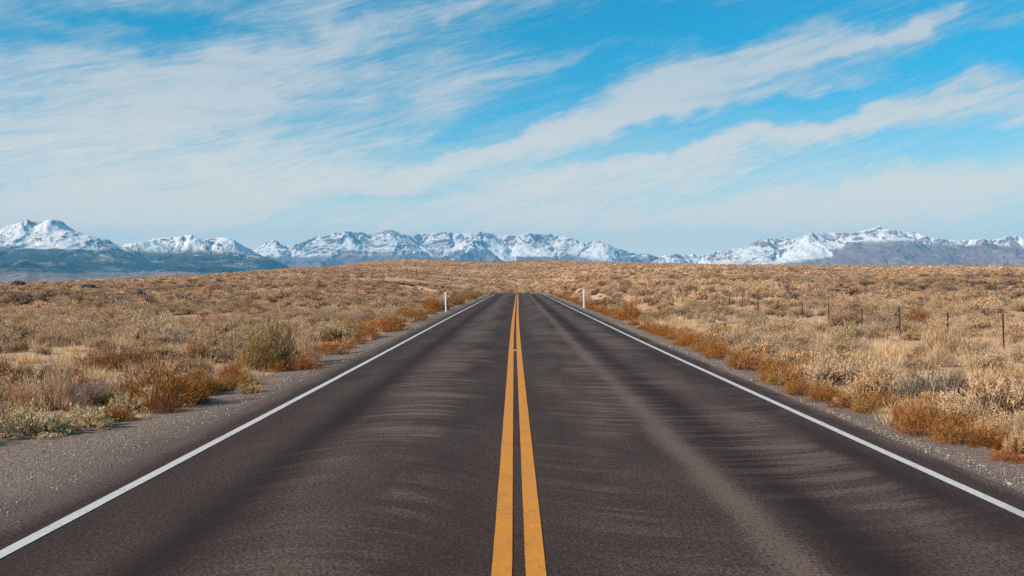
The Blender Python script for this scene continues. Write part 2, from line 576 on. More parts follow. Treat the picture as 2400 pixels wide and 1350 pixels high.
# ------------------------------------------------------------------ gravel shoulders
m_gravel, g, out = mat('gravel')
uv = g.n('ShaderNodeUVMap').outputs[0]
u, v, _ = g.xyz(uv)
vo = g.n('ShaderNodeTexVoronoi', None, Scale=42.0)
g.put(vo.inputs['Vector'], uv)
n1 = g.noise(uv, 1.1, 4, 0.6)
n2 = g.noise(uv, 60.0, 3, 0.7)
gray = g.xyz(vo.outputs['Color'])[0]
c = g.mix(gray, (0.135, 0.085, 0.062, 1), (0.42, 0.29, 0.215, 1))
au = g.m('ABSOLUTE', u)
dirt = g.m('ADD', g.sm(au, 4.9, 3.7, 0, 0.75), g.m('MULTIPLY', g.m('SUBTRACT', n1, 0.5), 0.8))
c = g.mix(g.m('MAXIMUM', g.m('MINIMUM', dirt, 0.85), 0.0), c, (0.095, 0.060, 0.048, 1))
c = g.mix(g.sm(n2, 0.35, 0.65, 0.35, 0.0), c, (0.06, 0.05, 0.045, 1))
bmp = g.n('ShaderNodeBump', None, Strength=1.0, Distance=0.02, Height=g.m('ADD', vo.outputs['Distance'], n2))
b = g.n('ShaderNodeBsdfPrincipled', None, Base_Color=c, Roughness=0.95, Normal=bmp.outputs[0])
g.L.new(b.outputs[0], out.inputs[0])

_LO = np.array([[-80, 6.0], [9, 5.9], [11, 5.75], [12.5, 5.1], [14, 4.75], [20, 4.65], [30, 4.5], [60, 4.45], [130, 4.7], [340, 5.2]])
_RO = np.array([[-80, 5.2], [8, 5.05], [10.2, 4.9], [12, 4.62], [20, 4.72], [60, 4.85], [130, 5.0], [172, 5.0], [190, 4.4], [340, 4.4]])
left_edge = lambda s: -np.interp(s, _LO[:, 0], _LO[:, 1])
right_edge = lambda s: np.interp(s, _RO[:, 0], _RO[:, 1])
strip('gravel_shoulder', (lambda s: left_edge(s) - .3, lambda s: left_edge(s) * .6 - 3.74 * .4, -3.74), -0.012, m_gravel, wob=0.05, seed=60,
      drop=(0.012, 0.03, None), kind='structure')
strip('gravel_shoulder', (4.14, lambda s: right_edge(s) * .6 + 4.14 * .4, lambda s: right_edge(s) + .35), -0.012, m_gravel, wob=0.05, seed=64,
      drop=(None, 0.03, 0.012), kind='structure')

# ------------------------------------------------------------------ mountains
def sky_z(tab, px, r):
    py = np.interp(px, tab[:, 0], tab[:, 1])
    a = np.arctan((px - CX) / F)
    return CAM_Z + (CY - py) / F * r * np.cos(a)


def seg_field(X_, Y_, segs, k):
    """height of the roof-like surface whose crests are the segments (x0,y0,h0,x1,y1,h1), falling off at slope k"""
    Hm = np.full(X_.shape, -1e9, np.float32)
    Sm = np.zeros(X_.shape, np.float32)
    Dm = np.zeros(X_.shape, np.float32)
    acc = 0.0
    for x0, y0, h0, x1, y1, h1, kk in segs:
        vx, vy = x1 - x0, y1 - y0
        L2 = vx * vx + vy * vy + 1e-6
        reach = (max(h0, h1) + 200) / (k * kk) + math.sqrt(L2)
        sel = np.flatnonzero(((X_ - x0) ** 2 + (Y_ - y0) ** 2) < reach * reach)
        if not len(sel):
            continue
        t_ = np.clip(((X_[sel] - x0) * vx + (Y_[sel] - y0) * vy) / L2, 0, 1)
        d_ = np.hypot(X_[sel] - x0 - vx * t_, Y_[sel] - y0 - vy * t_)
        h_ = h0 + (h1 - h0) * t_ - k * kk * d_ * (1 - 0.22 * np.clip(d_ / 900, 0, 1))
        up = h_ > Hm[sel]
        su = sel[up]
        side = np.sign((X_[su] - x0) * vy - (Y_[su] - y0) * vx)
        Hm[su] = h_[up]
        Sm[su] = acc + t_[up] * math.sqrt(L2) + side * 5000
        Dm[su] = d_[up]
        acc += math.sqrt(L2)
    return Hm, Sm, Dm


def mountain(name, tab, R0, R1, R2, prof, step, rows, spacing, k, fall, seed, m_, foot=-40, detail=0.34, sub=True, gully=60):
    rg = np.random.default_rng(seed)
    tab = np.array(tab, float)
    px = np.arange(tab[0, 0], tab[-1, 0] + step, step)
    a = np.arctan((px - CX) / F)
    t = np.concatenate([np.linspace(0, 1, rows), np.linspace(1, 1.35, rows // 6)[1:]])
    prof = np.array(prof)
    rr = np.where(t <= 1, R0 + (R1 - R0) * t, R1 + (R2 - R1) * (t - 1) / 0.35)
    A = np.repeat(a[None, :], len(t), 0)
    T = np.repeat(t[:, None], len(a), 1)
    RRm = np.repeat(rr[:, None], len(a), 1)
    Xm, Ym = (RRm * np.sin(A)).ravel(), (RRm * np.cos(A)).ravel()
    # crest line
    cpx = np.unique(np.concatenate([tab[:, 0], np.arange(tab[0, 0], tab[-1, 0], 14)]))
    ca = np.arctan((cpx - CX) / F)
    cr = R1 * (0.955 + 0.035 * fbm(cpx / 60, cpx * 0, 3, seed + 5))
    ch = np.array([sky_z(tab, p_, r_) for p_, r_ in zip(cpx, cr)])
    cx_, cy_ = cr * np.sin(ca), cr * np.cos(ca)
    segs = [(cx_[i], cy_[i], ch[i], cx_[i + 1], cy_[i + 1], ch[i + 1], 1.0) for i in range(len(cpx) - 1)]
    # spurs toward the plain, with ribs of their own
    ypx = np.interp(cpx, tab[:, 0], tab[:, 1])
    peaks = [i for i in range(1, len(cpx) - 1) if ypx[i] <= ypx[i - 1] and ypx[i] <= ypx[i + 1]]
    starts, last = [], -1e9
    for i in range(len(cpx)):
        if i in peaks or cpx[i] - last > spacing * rg.uniform(.7, 1.3):
            if cpx[i] - last > spacing * .35:
                starts.append(i)
                last = cpx[i]

    def spur(x, y, h, dirn, fl, depth):
        base = foot + 60
        if h - base < 90:
            return
        Ln = (h - base) / fl * rg.uniform(.75, 1.15)
        if depth:
            Ln *= .55
        nseg = 6 if depth == 0 else 3
        hx, hy, hh = x, y, h
        for q in range(nseg):
            dirn2 = dirn + rg.normal(0, .28)
            st_ = Ln / nseg
            nx_, ny_ = hx + math.sin(dirn2) * st_, hy + math.cos(dirn2) * st_
            nh = hh - st_ * fl * (1.5 - q / nseg) * rg.uniform(.6, 1.25)
            segs.append((hx, hy, hh, nx_, ny_, nh, 1.0 if depth == 0 else 1.15))
            if sub and depth == 0 and q < 5:
                for sg in (-1, 1):
                    if rg.uniform() < .8:
                        spur(nx_, ny_, nh, dirn2 + sg * rg.uniform(.7, 1.15), fl * 1.45, 1)
            hx, hy, hh = nx_, ny_, nh
    for i in starts:
        spur(cx_[i], cy_[i], ch[i] * rg.uniform(.94, 1.0), math.pi + ca[i] + rg.normal(0, .45), fall * rg.uniform(.8, 1.3), 0)
    wl = 420.0
    wx = 75 * fbm(Xm / wl, Ym / wl, 4, seed + 50, .55)
    wy = 75 * fbm(Xm / wl + 9, Ym / wl + 4, 4, seed + 60, .55)
    Hf, Sf, Df = (q.reshape(T.shape) for q in seg_field(Xm + wx, Ym + wy, segs, k))
    gul = (np.abs(perlin(Sf / 110, Df / 900, seed + 31)) * 1.3 + np.abs(perlin(Sf / 48, Df / 420, seed + 32)) * .75 + np.abs(perlin(Sf / 23, Df / 240, seed + 33)) * .4) / 1.1
    rib = np.clip(1 - gul, -.3, 1)          # 1 on the ribs, low in the gullies between them
    Hf = Hf + gully * np.clip(Df / 120, 0, 1) * (rib - .75) * np.clip((Hf - foot) / 350, 0, 1)
    S = sky_z(tab, px, R1)
    B = np.interp(T, prof[:, 0], prof[:, 1])
    roll = 1 + .18 * fbm(Xm / 900, Ym / 900, 3, seed + 80).reshape(T.shape)
    low = foot + np.maximum(S - foot, 60)[None, :] * B * roll
    w_ = 60.0
    hi = np.maximum(Hf, -200)
    r2 = ridged((Xm + wx * 1.2) / 300, (Ym + wy * 3) / 1100, 5, seed + 200, .58).reshape(T.shape)
    low = low + 60 * (r2 - .5) * np.clip((low - foot) / 240, 0, 1)
    Zm = np.maximum(low, hi)
    hgt_ = np.clip((Zm - foot) / 500, 0, 1)
    Zm = Zm + detail * hgt_ * (75 * (ridged((Xm + wx) / 190, (Ym + wy * 2) / 620, 5, seed, .6).reshape(T.shape) - .5) + 9 * fbm(Xm / 60, Ym / 60, 3, seed + 90, .6).reshape(T.shape))
    # bring the top of every column to the photographed skyline
    yy = Ym.reshape(T.shape)
    want = (CY - np.interp(px, tab[:, 0], tab[:, 1])) / F
    want = want + (fbm(px / 14, px * 0 + seed, 3, seed + 70)) * 1.0 / F + fbm(px / 4, px * 0 + seed, 2, seed + 77) * 0.9 / F
    kf = np.ones(len(px))
    for _ in range(4):
        Zs = foot + (Zm - foot) * kf[None, :]
        e2 = (Zs - CAM_Z) / yy
        mx = e2.max(0)
        kf = kf * np.clip((want - (foot - CAM_Z) / R1) / (mx - (foot - CAM_Z) / R1), .3, 3)
    ker = np.exp(-np.linspace(-2.2, 2.2, 41) ** 2 / 2)
    kf = np.convolve(np.pad(kf, 20, 'edge'), ker / ker.sum(), 'valid')
    Zm = foot + (Zm - foot) * kf[None, :]
    V = np.stack([Xm, Ym, Zm.ravel()], -1)
    rb = np.where(hi > low, rib, r2 * 1.3).ravel()
    return obj(name, mesh_np(name, V, grid_faces(*T.shape)[:, ::-1], True, attrs=dict(rib=rb)), m_, kind='structure')


def mountain_mat(name, snow_lo, snow_hi, steep, rock, low_a, low_b, forest_lo, forest_hi, nscale=1.0, forest_k=0.5, x_low=None):
    m_, g, out = mat(name)
    geo = g.n('ShaderNodeNewGeometry')
    pos = geo.outputs['Position']
    nx, ny, nz = g.xyz(geo.outputs['Normal'])
    x, y, z = g.xyz(pos)
    n1 = g.noise(pos, 0.0022 * nscale, 5, 0.62)
    n2 = g.noise(pos, 0.011 * nscale, 5, 0.68)
    n3 = g.noise(g.v('MULTIPLY', pos, (1, 1, 2.2)), 0.03 * nscale, 4, 0.7)
    zz = g.m('ADD', z, g.m('MULTIPLY', g.m('SUBTRACT', n1, 0.5), (snow_hi - snow_lo) * 1.8))
    zz = g.m('ADD', zz, g.m('MULTIPLY', g.m('SUBTRACT', n2, 0.5), (snow_hi - snow_lo) * 0.9))
    zz = g.m('ADD', zz, g.m('MULTIPLY', g.m('SUBTRACT', n3, 0.5), (snow_hi - snow_lo) * 0.5))
    rib = g.n('ShaderNodeAttribute', dict(attribute_name='rib')).outputs['Fac']
    zz = g.m('ADD', zz, g.m('MULTIPLY', g.m('SUBTRACT', 0.6, rib), (snow_hi - snow_lo) * 1.1))
    if x_low:
        zz = g.m('ADD', zz, g.sm(x, x_low[1], x_low[0], 0.0, x_low[2]))
    snow = g.sm(zz, snow_lo, snow_hi)
    sl = g.m('ADD', nz, g.m('ADD', g.m('MULTIPLY', g.m('SUBTRACT', n2, 0.5), 0.30), g.m('MULTIPLY', g.m('SUBTRACT', n3, 0.5), 0.30)))
    sl = g.m('ADD', sl, g.m('MULTIPLY', g.m('SUBTRACT', 0.60, rib), 0.50))
    snow = g.m('MULTIPLY', snow, g.sm(sl, steep - 0.10, steep + 0.08))
    lowc = g.mix(g.sm(n2, 0.38, 0.62), low_a, low_b)
    rk = g.mix(g.sm(n3, 0.35, 0.65), tuple(q * 0.65 for q in rock), rock)
    c = g.mix(g.sm(zz, snow_lo - (snow_hi - snow_lo) * 0.5, snow_hi), lowc, rk)
    band = g.noise(g.v('MULTIPLY', pos, (0.5, 0.5, 3.5)), 0.0035 * nscale, 5, 0.6, 0.6)
    fz = g.m('ADD', z, g.m('MULTIPLY', g.m('SUBTRACT', n1, 0.5), 160))
    fm = g.m('MULTIPLY', g.sm(fz, forest_lo, forest_lo + 60), g.sm(fz, forest_hi + 60, forest_hi - 20))
    fm = g.m('MULTIPLY', fm, g.sm(g.m('ADD', band, g.m('MULTIPLY', g.m('SUBTRACT', n3, 0.5), 0.35)), forest_k - 0.03, forest_k + 0.03))
    c = g.mix(fm, c, (0.028, 0.04, 0.038, 1))
    snow = g.m('MULTIPLY', snow, g.m('SUBTRACT', 1.0, g.m('MULTIPLY', fm, 0.9)))
    c = g.mix(snow, c, (0.79, 0.745, 0.71, 1))
    bmp = g.n('ShaderNodeBump', None, Strength=0.5, Distance=9.0, Height=g.m('ADD', n2, g.m('MULTIPLY', n3, 0.5)))
    b_ = g.n('ShaderNodeBsdfPrincipled', None, Base_Color=c, Roughness=0.9, Normal=bmp.outputs[0])
    b_.inputs['Specular IOR Level'].default_value = 0.1
    g.L.new(b_.outputs[0], out.inputs[0])
    return m_


LEFT_TAB = [(-1700, 668), (-1300, 650), (-900, 622), (-520, 600), (-300, 570), (-120, 560), (-60, 552), (0, 538), (20, 530), (40, 522), (65, 513), (80, 519), (93, 523), (110, 516), (123, 513), (140, 517),
            (160, 528), (180, 543), (213, 552), (240, 560), (283, 572), (320, 569), (353, 562), (370, 557), (397, 557), (433, 551), (453, 553),
            (483, 561), (500, 559), (520, 555), (533, 555), (553, 565), (573, 578), (587, 587), (617, 598), (650, 613), (677, 625), (720, 645), (760, 668)]
MID_TAB = [(500, 640), (560, 605), (597, 585), (617, 573), (633, 562), (643, 563), (658, 572), (670, 569), (687, 575), (697, 573), (717, 563), (743, 552), (767, 547),
           (800, 543), (820, 542), (837, 542), (860, 548), (880, 547), (900, 540), (917, 537), (933, 542), (943, 550), (957, 552), (973, 546),
           (990, 547), (1007, 548), (1033, 543), (1060, 545), (1080, 548), (1107, 547), (1127, 542), (1147, 548), (1183, 552), (1217, 552),
           (1237, 546), (1263, 548), (1300, 549), (1323, 551), (1347, 562), (1363, 568), (1383, 566), (1403, 564), (1420, 572), (1443, 580),
           (1463, 585), (1483, 596), (1500, 595), (1513, 592), (1533, 600), (1557, 608), (1600, 625), (1660, 650)]
RIGHT_TAB = [(1480, 640), (1530, 612), (1563, 597), (1580, 595), (1600, 597), (1627, 595), (1650, 597), (1687, 588), (1727, 582), (1750, 577), (1773, 563),
             (1800, 557), (1817, 562), (1838, 553), (1853, 563), (1867, 558), (1887, 550), (1917, 545), (1950, 545), (1983, 545), (2017, 542), (2037, 537),
             (2060, 528), (2080, 535), (2113, 542), (2147, 545), (2173, 555), (2213, 560), (2253, 563), (2293, 560), (2333, 560), (2367, 552), (2387, 555),
             (2400, 553), (2500, 560), (2700, 575), (2900, 590), (3300, 625), (3800, 650), (4200, 668)]
mm_left = mountain_mat('snowy_forested_rock', 225, 400, 0.775, (0.17, 0.13, 0.12), (0.20, 0.145, 0.125), (0.27, 0.19, 0.16), 60, 300, 1.0, 0.44)
mm_mid = mountain_mat('snowy_grey_rock', 380, 560, 0.80, (0.21, 0.165, 0.155), (0.15, 0.11, 0.105), (0.22, 0.16, 0.145), 60, 330, 0.8, 0.53)
mm_right = mountain_mat('snowy_purple_rock', 480, 570, 0.79, (0.25, 0.185, 0.165), (0.17, 0.115, 0.11), (0.28, 0.18, 0.145), -50, 20, 0.9, 0.6, x_low=(3300, 4300, 250))
mountain('mountain_range', LEFT_TAB, 5200, 10500, 12500, [(0, 0), (0.2, 0.13), (0.45, 0.27), (0.6, 0.32), (0.75, .34), (1, .3), (1.35, 0.2)], 1.6, 320, 95, .46, .27, 11, mm_left, gully=45)
mountain('mountain_range', MID_TAB, 12500, 16500, 18500, [(0, 0), (0.35, 0.10), (0.7, 0.12), (1, .12), (1.35, 0.1)], 1.6, 300, 80, .62, .33, 23, mm_mid)
mountain('mountain_range', RIGHT_TAB, 10200, 14200, 16500, [(0, 0), (0.35, 0.08), (0.6, 0.12), (0.8, .14), (1, .15), (1.35, 0.1)], 1.6, 300, 85, .56, .30, 37, mm_right)

# ------------------------------------------------------------------ plants: shapes
def blades(P, Dv, L, W, bend, rng, seg=1):
    """thin flat leaves: base points P, directions Dv, lengths L, widths W -> quads"""
    n = len(P)
    Dv = Dv / np.linalg.norm(Dv, axis=1)[:, None]
    rnd = rng.normal(size=(n, 3))
    side = np.cross(Dv, rnd)
    side /= np.linalg.norm(side, axis=1)[:, None] + 1e-9
    b0 = P - side * (W * 0.5)[:, None]
    b1 = P + side * (W * 0.5)[:, None]
    mid = P + Dv * (L * 0.55)[:, None]
    tip = P + Dv * L[:, None] + np.cross(side, Dv) * (bend * L)[:, None]
    m0 = mid - side * (W * 0.45)[:, None]
    m1 = mid + side * (W * 0.45)[:, None]
    t0 = tip - side * (W * 0.16)[:, None]
    t1 = tip + side * (W * 0.16)[:, None]
    V = np.stack([b0, b1, m0, m1, t0, t1], 1).reshape(-1, 3)
    o = np.arange(n)[:, None] * 6
    Fc = np.concatenate([o + np.array([[0, 1, 3, 2]]), o + np.array([[2, 3, 5, 4]])], 0)
    return V, Fc


def dome(n, rng, rx, h, up=0.0):
    a = rng.uniform(0, 2 * np.pi, n)
    c = rng.uniform(0.0, 1, n) ** 0.8
    s = np.sqrt(1 - c ** 2)
    return np.stack([np.cos(a) * s * rx, np.sin(a) * s * rx, c * h], 1)


def plant_mesh(name, rng, stems, per, rx, h, leafL, leafW, spread, upb, stemW=0.008, lump=0.25, start=0.45, sbend=0.15, woody=0, woodL=0.14, woodW=0.014):
    """shrub: stems fan out from the base to a lumpy dome, leaves crowd the outer part of each stem"""
    tips = dome(stems, rng, rx, h)
    ang = np.arctan2(tips[:, 1], tips[:, 0])
    ph = rng.uniform(0, 6.28, 3)
    lum = 1 + lump * (np.sin(ang * 2 + ph[0]) * .5 + np.sin(ang * 3 + ph[1]) * .4 + np.sin(ang * 5 + ph[2]) * .3) + rng.normal(0, 0.10, stems)
    tips *= lum[:, None]
    tips[:, 2] = np.maximum(tips[:, 2], 0.05 * h)
    base = np.stack([tips[:, 0] * 0.18, tips[:, 1] * 0.18, np.zeros(stems)], 1) + rng.normal(0, 0.02, (stems, 3)) * [1, 1, 0]
    mid = base * 0.5 + tips * 0.5 + np.array([0, 0, 0]) + np.stack([tips[:, 0] * sbend, tips[:, 1] * sbend, -tips[:, 2] * 0.02], 1)
    d = mid - base
    V1, F1 = blades(base, d, np.linalg.norm(d, axis=1) * 1.02, np.full(stems, stemW), np.zeros(stems), rng)
    d2 = tips - mid
    V2, F2 = blades(mid, d2, np.linalg.norm(d2, axis=1), np.full(stems, stemW * 0.7), np.zeros(stems), rng)
    VS = np.concatenate([V1, V2])
    FS = np.concatenate([F1, F2 + len(V1)])
    t = start + (1.04 - start) * rng.uniform(0, 1, (stems, per)) ** 0.7
    t = t[..., None]
    P = np.where(t < 0.5, base[:, None] + (mid - base)[:, None] * (t * 2), mid[:, None] + (tips - mid)[:, None] * (t * 2 - 1))
    P = (P + rng.normal(0, spread, P.shape)).reshape(-1, 3)
    P[:, 2] = np.maximum(P[:, 2], 0.0)
    n = len(P)
    outd = np.repeat(tips / (np.linalg.norm(tips, axis=1)[:, None] + 1e-6), per, 0)
    Dv = outd * 0.6 + rng.normal(0, 0.45, (n, 3)) + np.array([0, 0, upb])
    L = leafL * rng.uniform(0.6, 1.35, n)
    VL, FL = blades(P, Dv, L, leafW * rng.uniform(0.6, 1.3, n), rng.normal(0, 0.2, n), rng)
    shl = np.repeat(rng.uniform(0.72, 1.28, n), 6)
    hue = np.repeat(rng.uniform(0, 1, n), 6)
    mi = np.zeros(len(FL), int)
    if woody:           # tangled twigs low inside; their dark wood colour also paints the underside's shade
        q = dome(woody, rng, rx * .88, h * .62)
        q *= rng.uniform(.35, 1.0, (woody, 1))
        Vw, Fw = blades(q, rng.normal(0, 1, (woody, 3)) + q / rx, woodL * rng.uniform(.5, 1.3, woody), np.full(woody, woodW) * rng.uniform(.6, 1.3, woody), rng.normal(0, .3, woody), rng)
        Vw[:, 2] = np.maximum(Vw[:, 2], 0)
        FL = np.concatenate([FL, Fw + len(VL)])
        VL = np.concatenate([VL, Vw])
        mi = np.concatenate([mi, np.ones(len(Fw), int)])
        shl = np.concatenate([shl, np.repeat(rng.uniform(.6, 1.2, woody), 6)])
        hue = np.concatenate([hue, np.zeros(6 * woody)])
    leaf = mesh_np(name + '_leaf', VL, FL, False, dict(shade=shl, hue=hue), mi=mi)
    stem = mesh_np(name + '_stem', VS, FS, False, dict(shade=np.repeat(rng.uniform(.7, 1.3, 2 * stems), 6), hue=np.zeros(12 * stems)))
    return leaf, stem


def tuft_mesh(name, rng, n, rad, h, w, lean):
    a = rng.uniform(0, 6.283, n)
    q = rad * np.sqrt(rng.uniform(0, 1, n))
    P = np.stack([np.cos(a) * q, np.sin(a) * q, np.zeros(n)], 1)
    a2 = a + rng.normal(0, 0.7, n)
    ln = np.abs(rng.normal(0, lean, n)) + q / max(rad, 1e-6) * lean * 0.6
    Dv = np.stack([np.cos(a2) * ln, np.sin(a2) * ln, np.ones(n)], 1)
    L = h * rng.uniform(0.45, 1.15, n)
    V, Fc = blades(P, Dv, L, np.full(n, w) * rng.uniform(.7, 1.3, n), rng.normal(0, 0.16, n), rng)
    return mesh_np(name, V, Fc, False, dict(shade=np.repeat(rng.uniform(.75, 1.25, n), 6), hue=np.repeat(rng.uniform(0, 1, n), 6)))


def leaf_mat(name, a, b_, transl=0.25):
    m_, g, out = mat(name)
    sh = g.n('ShaderNodeAttribute', dict(attribute_name='shade')).outputs['Fac']
    hu = g.n('ShaderNodeAttribute', dict(attribute_name='hue')).outputs['Fac']
    ti = g.n('ShaderNodeAttribute', dict(attribute_name='tint', attribute_type='INSTANCER')).outputs['Vector']
    c = g.mix(hu, a, b_)
    c = g.v('SCALE', c, sh)
    c = g.v('MULTIPLY', c, ti)
    d_ = g.n('ShaderNodeBsdfDiffuse', None, Color=c)
    t_ = g.n('ShaderNodeBsdfTranslucent', None, Color=c)
    mx = g.n('ShaderNodeMixShader', None, Fac=transl)
    g.L.new(d_.outputs[0], mx.inputs[1])
    g.L.new(t_.outputs[0], mx.inputs[2])
    g.L.new(mx.outputs[0], out.inputs[0])
    return m_


M = dict(
    sage=leaf_mat('sage_leaves', (0.640, 0.430, 0.272), (0.535, 0.364, 0.238)),
    pale=leaf_mat('pale_green_leaves', (0.62, 0.48, 0.27), (0.52, 0.42, 0.25)),
    rust=leaf_mat('rusty_stems', (0.43, 0.178, 0.056), (0.33, 0.145, 0.05)),
    olive=leaf_mat('olive_stems', (0.40, 0.255, 0.10), (0.29, 0.185, 0.075)),
    grey=leaf_mat('grey_twigs', (0.34, 0.25, 0.21), (0.25, 0.18, 0.155)),
    straw=leaf_mat('straw_blades', (0.71, 0.49, 0.30), (0.60, 0.41, 0.25)),
    pink=leaf_mat('pinkish_stems', (0.62, 0.42, 0.27), (0.52, 0.35, 0.23)),
    wood=leaf_mat('shrub_wood', (0.11, 0.072, 0.052), (0.11, 0.072, 0.052), 0.0),
)
rng = np.random.default_rng(101)
KIND = {}


def kind(nm, count, **kw):
    L = []
    for i in range(count):
        l_, s_ = plant_mesh(nm, rng, **kw)
        l_.materials.append(M[nm])
        l_.materials.append(M['wood'])
        s_.materials.append(M['wood'])
        L.append((l_, s_))
    KIND[nm] = L


# unit plants: about 1 m across
kind('sage', 6, stems=95, per=24, rx=0.48, h=0.48, leafL=0.060, leafW=0.013, spread=0.032, upb=0.55, lump=.32, woody=520)
kind('pale', 3, stems=60, per=26, rx=0.46, h=0.46, leafL=0.06, leafW=0.017, spread=0.022, upb=0.6, woody=120)
kind('rust', 4, stems=110, per=16, rx=0.44, h=0.48, leafL=0.085, leafW=0.009, spread=0.03, upb=0.6, stemW=0.005, start=0.25)
kind('olive', 2, stems=120, per=16, rx=0.40, h=0.78, leafL=0.10, leafW=0.010, spread=0.026, upb=1.3, stemW=0.007, start=0.3, sbend=0.02)
kind('grey', 3, stems=110, per=9, rx=0.46, h=0.42, leafL=0.09, leafW=0.009, spread=0.03, upb=0.4, stemW=0.010, start=0.3)
kind('pink', 2, stems=150, per=11, rx=0.42, h=0.62, leafL=0.13, leafW=0.007, spread=0.026, upb=1.6, stemW=0.005, start=0.3, sbend=0.02)

# ------------------------------------------------------------------ where plants grow
def scatter_xy(n_try, r0, r1, dens, half=R(50)):
    """random points in the wedge seen by the camera, thinned to dens(x, y) per square metre"""
    A_ = half * (r1 ** 2 - r0 ** 2)
    r = np.sqrt(RNG.uniform(r0 ** 2, r1 ** 2, n_try))
    a = RNG.uniform(-half, half, n_try)
    x, y = r * np.sin(a), r * np.cos(a)
    d_ = dens(x, y)
    keep = RNG.uniform(0, 1, n_try) < d_ * A_ / n_try
    return x[keep], y[keep]


def off_road(x, y):
    lat, s = road_query(x, y)
    e = np.where(lat < 0, left_edge(s), right_edge(s))
    return np.where(lat < 0, e - lat, lat - e), lat, s      # distance outside the gravel


def sage_density(x, y):
    o, lat, s = off_road(x, y)
    r = np.hypot(x, y)
    n_ = fbm(x / 9, y / 9, 3, 77)
    d_ = 1.25 * sstep(o, 0.3, 1.6) * np.clip(0.8 + 0.9 * n_, 0.1, 1.6)
    meadow = (lat > 4) * sstep(lat, 5, 6) * (1 - sstep(lat, 13, 22)) * (1 - sstep(s, 34, 52))
    d_ = d_ * (1 - 0.35 * meadow)
    bare = (lat > 0) * np.exp(-((lat - 14.5) / 4.0) ** 2 - ((s - 33) / 7.0) ** 2)
    d_ = d_ * (1 - 0.45 * bare)
    d_ = d_ * (1 - .65 * np.exp(-((lat - 12.0) / 1.2) ** 2) * (s < 62))
    return np.where(o > 0.3, d_, 0)


def rust_density(x, y):
    o, lat, s = off_road(x, y)
    k = np.where(lat > 0, np.exp(-((o - 0.42) / 0.42) ** 2), np.exp(-((o - 0.5) / 0.5) ** 2))
    n_ = fbm(s / 5 + (lat > 0) * 50, s * 0, 2, 31)
    gate = np.where(lat > 0, np.where(s > 13.5, 1.0, 0.0), np.where(s > 12, 0.75, 0.0))
    gate = np.where((lat < 0) & (s > 60), 0.35, gate)
    return np.where((o > 0.16) & (s < 160), k * gate * np.clip(1.0 + 1.0 * n_, 0.15, 2) * 2.6, 0)


plants = []     # kind, x, y, width, height factor, tint


def add(kind_, x, y, w, hf=1.0, tint=(1, 1, 1), note=None):
    plants.append((kind_, float(x), float(y), float(w), float(hf), tuple(float(q) for q in tint), note))


def at(kind_, px, py, wpx, hpx, tint=(1, 1, 1), note=None):
    """a plant read off the photograph: foot at (px, py), width and height in its pixels"""
    x, y, z = place(px, py)
    base_h = {'sage': .46, 'pale': .46, 'rust': .48, 'olive': .78, 'grey': .42, 'pink': .62}[kind_]
    w = wpx * y / F
    add(kind_, x, y, w, hpx * y / F / (base_h * w) * 0.93, tint, note)


